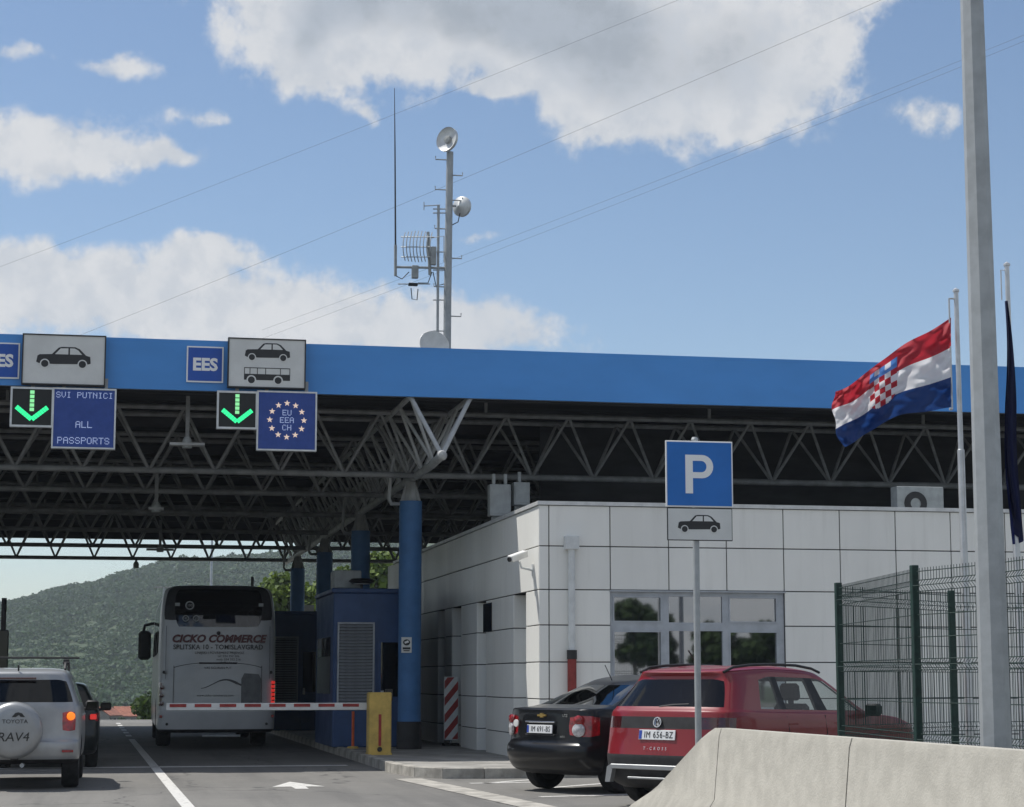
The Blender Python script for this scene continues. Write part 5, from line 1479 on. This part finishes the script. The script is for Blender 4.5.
# ---- coach
def coach():
    root = thing('coach', 'white coach seen from behind waiting at the lowered boom', 'bus', (0, 0, 0))
    L = 12.2
    sb = [.9, 3.6, 3.66, 6.6, 6.66, 10.6]
    def d(**k):
        k.setdefault('f', L); k.setdefault('s', sb); k.setdefault('cr', .22); k.setdefault('crown', .06); k.setdefault('cf', .3); k.setdefault('fcrown', .15); return k
    lv = [d(z=.36, r=.16, w=1.18), d(z=.42, r=.04, w=1.24, crease=.4), d(z=.78, r=.0, w=1.25), d(z=.83, r=.0, w=1.25), d(z=.86, r=.03, w=1.25), d(z=1.50, r=.04, w=1.25), d(z=1.55, r=.045, w=1.25),
          d(z=2.05, r=.07, w=1.25), d(z=2.48, r=.10, w=1.245), d(z=2.60, r=.115, w=1.24, rt=(0, .45, .86)), d(z=2.74, r=.135, w=1.235, rt=(0, .45, .9)), d(z=2.95, r=.17, w=1.225, rt=(0, .45, .95)), d(z=3.26, r=.27, w=1.19, rt=(0, .45, .98)), d(z=3.42, r=.36, w=1.14, cr=.24, crease=.2, rt=(0, .45, .98)),
          d(z=3.50, r=.48, w=1.0, f=L - .3, s=[1.2] + sb[1:5] + [10.2]), d(z=3.54, r=.95, w=.6, f=L - .8, s=[1.6] + sb[1:5] + [9.6], cf=.2, cr=.15)]
    names = ['body', 'trim', 'window', 'tail_light', 'underbody']; mats = ['buswhite', 'trim', 'darkglass', 'tail_dark', 'trim']
    def cells(k, j):
        if k == 0: return 1
        if k == 4 and j in (3,): return 3
        if 9 <= k <= 12 and j in (0, 1): return 2
        if k == 13 and j in (0, 1, 2): return 1
        if k in (10, 11, 12) and j == 2: return 1
        if k in (7, 8, 9, 10, 11) and j in (5, 7, 9): return 2
        if k in (7, 8, 9, 10, 11) and j in (6, 8): return 1
        if k in (6, 7, 8, 9, 10, 11) and j >= 12: return 2
        return 0
    shell(root, lv, cells, names, mats, L, (3.2, 9.4), .50, rim='rim', tw=.32)
    def rz(y): return float(np.interp(y, [.78, .86, 1.5, 2.05, 2.48, 2.6, 2.95, 3.26], [0, .03, .04, .07, .10, .115, .17, .27]))
    def pt(x, z): return rz(z) + .06 * (x / 1.25) ** 2
    T = lambda s, sz, x, z, mt_='letk', **k: text('lettering', s, sz, mt_, root, (x, rz(z) - .008 + .02 * abs(x), z), rotx=PI / 2 - math.atan(.07), **k)
    T('CICKO COMMERCE', .22, 0, 2.345, 'letred', shear=.25, sx=1.02, bold=.010)
    T('SPLITSKA 10 - TOMISLAVGRAD', .145, 0, 2.17, sx=.92, space=1.05, bold=.002)
    T('LINIJSKI I POVREMENI PRIJEVOZ', .075, .03, 2.05); T('tel: 034 352 206', .07, .22, 1.98); T('mob: 034 352 216', .07, .22, 1.91); T('info@cicko.com', .06, .22, 1.845)
    T('VAS SIGURAN PUT', .07, 0, 1.73); T('www.cicko-commerce.com', .07, -.05, 1.15)
    m = MB(); pts = []
    for k in range(17):
        t = k / 16; pts.append((-.35 + .85 * t, rz(1.4) - .004 + .01 * t, 1.36 + .10 * math.sin(t * 5.5 - 1.5) * (.6 + .3 * t) + .08 * t))
    m.tube(pts, [.008 + .03 * (k / 16) ** 2 * (1 if k < 15 else .5) for k in range(17)], 6); m.build('swoosh', 'busgrey', root)
    # hatch seams and handle, grille, reflectors, tow eye
    m = MB()
    for s in (-1, 1): m.tube([(s * .93, pt(.93, z) - .001, z) for z in (.92, 1.3, 1.75)] + [(s * .93, pt(.93, 1.78), 1.78)], .007, 5)
    m.tube([(x, pt(x, 1.82) - .002, 1.84 - .10 * (abs(x) / .93) ** 3) for x in np.linspace(-.93, .93, 15)], .007, 5)
    m.tube([(x, .028, .87) for x in np.linspace(-1.0, 1.0, 5)], .006, 5)
    for s in (-1, 1): m.tube([(s * 1.10, pt(1.10, z) + .01, z) for z in (1.5, 1.9, 2.3, 2.62)], .006, 5)
    m.build('hatch_seam', 'busgrey', root)
    MB().box(-.40, .40, rz(1.84) - .012, rz(1.84) + .01, 1.815, 1.85, bev=.006).build('hatch_handle', 'trim', root)
    gp = [(.50, .96), (.50, 1.50), (.56, 1.62), (.86, 1.60), (.92, 1.50), (.90, .98)]
    MB().prism([(x, z) for x, z in gp], .030, .075).build('engine_grille', 'busgrey', root)
    for s in (-1, 1):
        for z in (.55,): MB().lathe([(0, -.012), (.03, -.01), (.03, .02)], 12, 'Y', (s * 1.05, .04, z)).build('sensor', 'black', root, True)
        MB().lathe([(0, -.012), (.035, -.01), (.035, .02)], 12, 'Y', (s * 1.13, .115, 1.64)).build('marker', 'black', root, True)
        MB().box(s * 1.18 - .03, s * 1.18 + .03, .10, .16, .68, .74, bev=.01).build('reflector', 'taillight', root)
    for k in range(6):
        o = MB().box(-.04, .04, -.02, .03, -.032, .032, bev=.012).build('brake_light', 'lampon', root, loc=(1.185, .125, 1.0 + k * .085)); o.rotation_euler = (0, 0, R(35))
    for k in range(3): MB().lathe([(0, -.02), (.045, -.016), (.05, .02)], 14, 'Y', (-1.17, .13, .98 + k * .17)).build('lamp_lens', 'tail_dark', root, True)
    MB().lathe([(0, -.03), (.04, -.02), (.045, .03)], 12, 'Y', (0, .09, 2.47)).build('camera', 'black', root, True)
    # round stickers in the rear window
    for x, z, rr in ((-.62, 3.06, .095), (-.70, 2.78, .07), (-.48, 2.78, .07)):
        o = MB().lathe([(rr * .72, -.004), (rr, -.004), (rr, .0), (rr * .72, .0)], 22, 'Y').build('speed_sticker', 'grey', root, loc=(x, rz(z) - .03, z)); o.rotation_euler = (-math.atan(.2), 0, 0)
        text('sticker_lettering', '100' if rr > .08 else '80', rr * .8, 'grey', o, (0, -.004, 0))
    for x in (-.88, .90):
        o = MB().box(-.05, .05, -.003, .0, -.035, .035).build('sticker', 'grey', root, loc=(x, rz(3.08) - .02, 3.08)); o.rotation_euler = (-math.atan(.2), 0, 0)
    MB().box(.72, .78, .9, 1.0, 3.5, 3.72).build('roof_stub', 'trim', root)
    MB().tube([(-.3, .1, .30), (.5, .1, .30)], .025, 8).build('rear_bar', 'steel', root)
    # big mirror at the front left corner
    m = MB(); m.tube([(-1.2, L - .25, 3.0), (-1.45, L + .1, 2.95), (-1.50, L + .15, 2.75)], .04, 8); m.build('mirror_arm', 'black', root)
    MB().box(-1.62, -1.28, L + .05, L + .25, 2.02, 2.80, bev=.07).build('mirror', 'black', root)
    return root
co = coach()
c0, c1 = pY(157.5, 680, 43.4), pY(277.5, 680, 43.4)
co.location = ((c0.x + c1.x) / 2, 43.4, 0.004); co.rotation_euler = (0, 0, R(-.45))

# ================================================================== FAR SURROUNDINGS
def leaf_cloud(centres, n, size, rng, up=.4):
    """random leaf quads in ellipsoid clumps: returns verts (n*4,3)"""
    c = np.array([q_[:3] for q_ in centres]); rr = np.array([q_[3] for q_ in centres])
    w = rr ** 2; idx = rng.choice(len(c), n, p=w / w.sum())
    d = rng.normal(size=(n, 3)); d /= np.linalg.norm(d, axis=1)[:, None]
    rad = rr[idx] * rng.uniform(.55, 1.05, n)
    p = c[idx] + d * rad[:, None] * np.array([1, 1, .8])
    nn = d + rng.normal(scale=.7, size=(n, 3)); nn[:, 2] += up; nn /= np.linalg.norm(nn, axis=1)[:, None]
    a = np.cross(nn, rng.normal(size=(n, 3))); a /= np.linalg.norm(a, axis=1)[:, None]; b = np.cross(nn, a)
    s = size * rng.uniform(.6, 1.4, n)[:, None]
    return np.stack([p - a * s - b * s * .3, p + a * s * .2 - b * s, p + a * s + b * s * .4, p - a * s * .1 + b * s], 1).reshape(-1, 3)
def quad_mesh(name, v, mat):
    n = len(v) // 4; me = bpy.data.meshes.new(name)
    me.vertices.add(len(v)); me.vertices.foreach_set('co', v.astype(np.float32).ravel())
    me.loops.add(n * 4); me.loops.foreach_set('vertex_index', np.arange(n * 4, dtype=np.int32))
    me.polygons.add(n); me.polygons.foreach_set('loop_start', np.arange(0, n * 4, 4, dtype=np.int32)); me.polygons.foreach_set('loop_total', np.full(n, 4, dtype=np.int32))
    me.materials.append(M[mat]); me.update(calc_edges=True); me.validate(); return me
def tree(label, x, y, h, spread, mat, seed, group, n=5000, leaf=.16, z=None):
    rng = np.random.default_rng(seed); z0 = gz(x, y) if z is None else z
    r = thing('broadleaf_tree', label, 'tree', (x, y, z0 - .05), 0, group)
    m = MB(); m.tube([(0, 0, 0), (.05, .05, h * .25), (-.1, .1, h * .55), (0, 0, h * .8)], [h * .03, h * .022, h * .014, .02], 8)
    cl = []
    for k in range(15):
        an, t = rng.uniform(0, 2 * PI), rng.uniform(.25, 1.0); rr = spread * math.sin(min(1, t * 1.05) * PI * .82 + .25) * rng.uniform(.35, .95)
        c = (rr * math.cos(an), rr * math.sin(an), h * (.22 + .68 * t)); cl.append((*c, spread * rng.uniform(.28, .46)))
        m.tube([(0, 0, max(.5, c[2] - rr * .8 - .5)), (c[0] * .5, c[1] * .5, c[2] - rr * .3), c], [h * .009, h * .006, .01], 5)
    m.build('trunk', 'bark', r)
    obj('crown', quad_mesh('crown', leaf_cloud(cl, n, leaf, rng), mat), r)
    return r
def by(x, y, D):       # ground position on a bearing at lane distance D
    p = pY(x, y, D); return p.x, D
gt = 'bright green trees behind the booths'
for lab, px_, D, h, sp_, sd in (('bright green tree right beside the coach roof behind the columns', 286, 118, 9.6, 2.6, 1), ('bright green tree between the two farthest columns', 305, 124, 9.4, 2.8, 2),
                               ('bright green tree behind the blue booth roof', 333, 116, 9.2, 3.0, 3), ('taller bright green tree left of the nearest blue column', 376, 112, 10.4, 3.2, 4), ('bright green tree hidden low behind the far booth', 268, 128, 7.5, 2.6, 5)):
    x, y = by(px_, 600, D); tree(lab, x, y, h, sp_, 'leaf_b', sd, gt, 4500, .17)
# low bushes on the slope beyond the road end
rngb = np.random.default_rng(5); cl = []
for k in range(60):
    D = rngb.uniform(84, 112); px_ = rngb.choice([rngb.uniform(-40, 74), rngb.uniform(142, 330)]); x, y = by(px_, 700, D); rr = rngb.uniform(.4, .75)
    cl.append((x, y, gz(x, y) + rr * .6 + rngb.uniform(-.2, .45), rr))
obj('roadside_bushes', quad_mesh('roadside_bushes', leaf_cloud(cl, 16000, .10, rngb), 'leaf_d'), label='low green bushes beyond the end of the road', cat='bushes', kind='stuff')
# village houses in the valley
def house(label, px_, D, w, d, h, rh, rot, seed):
    x, y = by(px_, 715, D); z = gz(x, y)
    r = thing('house', label, 'house', (x, y, z), rot, 'village houses in the valley')
    MB().box(-w / 2, w / 2, -d / 2, d / 2, 0, h).build('wall', 'plaster', r)
    o = .35; m = MB()
    m.prism([(-d / 2 - o, h - .1), (0, h + rh), (d / 2 + o, h - .1), (d / 2 + o, h - .28), (0, h + rh - .2), (-d / 2 - o, h - .28)], -w / 2 - o, w / 2 + o, axis='X')
    rf = m.build('roof', 'rooftile', r)
    MB().box(w * .2, w * .2 + .6, -.3, .3, h + rh * .4, h + rh + .7).build('chimney', 'plaster', rf)
    m = MB(); m.prism([(-d / 2, h - .1), (0, h + rh - .2), (d / 2, h - .1)], -w / 2 + .01, w / 2 - .01, axis='X'); m.build('gable', 'plaster', r)
    for k in range(3):
        xx = -w / 2 + w * (k + .5) / 3; wdw = MB().box(xx - .5, xx + .5, -d / 2 - .04, -d / 2 + .02, h - 1.9, h - .6).build('window', 'darkglass', r)
        MB().box(xx - .6, xx + .6, -d / 2 - .1, -d / 2 - .041, h - 2.0, h - 1.91).build('sill', 'whitepaint', wdw)
house('village house with red tiled roof right of the lane line end', 129, 395, 5.4, 6.5, 3.3, 1.7, R(14), 1)
house('grey village house with pale red roof beside the dark hatchback', 104, 385, 4.6, 4.4, 3.6, 1.5, R(64), 2)
gt = 'trees between the village houses'
for lab, px_, D, h, sp_, sd in (('dark green tree right of the red roofed village house', 144, 372, 5.2, 1.6, 61), ('small dark green tree in front of the red roofed village house', 122, 378, 3.4, 1.1, 62), ('dark green tree left of the grey village house', 91, 392, 5.6, 1.7, 63)):
    x, y = by(px_, 710, D); tree(lab, x, y, h, sp_, 'leaf_d', sd, gt, 1500, .2)
# far street lights
def far_lamp(label, px_, ytop, D):
    p = pY(px_, ytop, D); z = gz(p.x, D)
    r = thing('street_light', label, 'street light', (p.x, D, z), 0, 'far street lights')
    MB().tube([(0, 0, 0), (0, 0, p.z - z)], [.08, .05], 8).build('pole', 'steel', r)
    for s in (-1, 1): MB().box(min(s * .03, s * .45), max(s * .03, s * .45), -.06, .06, p.z - z - .05, p.z - z, bev=.015).build('arm', 'truss', r)
far_lamp('thin far street light rising over the left of the coach roof', 164, 587, 96)
r = thing('far_pole', 'thin pale pole rising above the middle of the coach roof', 'pole', (pY(210, 640, 78).x, 78, gz(0, 78)))
MB().tube([(0, 0, 0), (0, 0, pY(210, 535, 78).z - gz(0, 78))], [.07, .04], 8).build('pole', 'alum', r)
MB().box(-.2, .2, -.2, .2, 0, .05).build('base', 'steel', r)

# scrub on the hillside: one mass
rng = np.random.default_rng(11)
N = 21000; V = []
uu = rng.uniform(0, 1, N); dd = 290 + (925 - 290) * uu ** .72
bear = rng.uniform(-.10, .26, N)
ctr = []
for i in range(N):
    D = dd[i]; x = D * (bear[i] - .11); y = D
    ctr.append((x, y, gz(x, y)))
ctr = np.array(ctr)
K = 36
rad = rng.uniform(.7, 1.9, N) * np.where(rng.uniform(size=N) < .08, 1.5, 1.0)
d = rng.normal(size=(N, K, 3)); d /= np.linalg.norm(d, axis=2)[..., None]; d[..., 2] = np.abs(d[..., 2])
p = ctr[:, None, :] + d * (rad[:, None, None] * rng.uniform(.55, 1.0, (N, K, 1))) * np.array([1, 1, .95])
nn = d + rng.normal(scale=.45, size=(N, K, 3)); nn /= np.linalg.norm(nn, axis=2)[..., None]
a = np.cross(nn, rng.normal(size=(N, K, 3))); a /= np.linalg.norm(a, axis=2)[..., None]; b = np.cross(nn, a)
s = (rad[:, None, None] * .27) * rng.uniform(.6, 1.3, (N, K, 1))
v = np.stack([p - a * s - b * s * .4, p + a * s * .3 - b * s, p + a * s + b * s * .4, p - a * s * .2 + b * s], 2).reshape(-1, 3)
obj('hillside_scrub', quad_mesh('hillside_scrub', v, 'scrub'), label='dense green scrub covering the hillside behind the crossing', cat='scrub', kind='stuff')

# trees behind the camera (they show in the office window glass)
gt = 'trees behind the viewpoint'
for k in range(8):
    x = 31 + k * 3.6 + random.uniform(-1, 1); yy = -80 - random.uniform(0, 14)
    tree('broadleaf tree standing far behind the viewpoint, seen mirrored in the office window', x, yy, random.choice((5.2, 6.0, 7.5, 8.6)), random.uniform(1.8, 2.8), 'leaf_d', 30 + k, gt, 1500, .30, 0.0)

# ------------------------------------------------------------------ air
hz_m = bpy.data.materials.new('haze_air'); hz_m.use_nodes = True
q = NT(hz_m.node_tree); q.n.clear()
pv = q.new('ShaderNodeVolumePrincipled'); pv.inputs['Color'].default_value = (0.80, 0.88, 1.0, 1); pv.inputs['Density'].default_value = 0.00026; pv.inputs['Anisotropy'].default_value = 0.2
o_ = q.new('ShaderNodeOutputMaterial'); q.l.new(pv.outputs[0], o_.inputs['Volume'])
me = MB().box(-7000, 7000, -500, 7000, -340, 74).mesh('haze', hz_m)
obj('haze', me, kind='stuff', label='pale bluish summer haze over the far hillside', cat='haze')
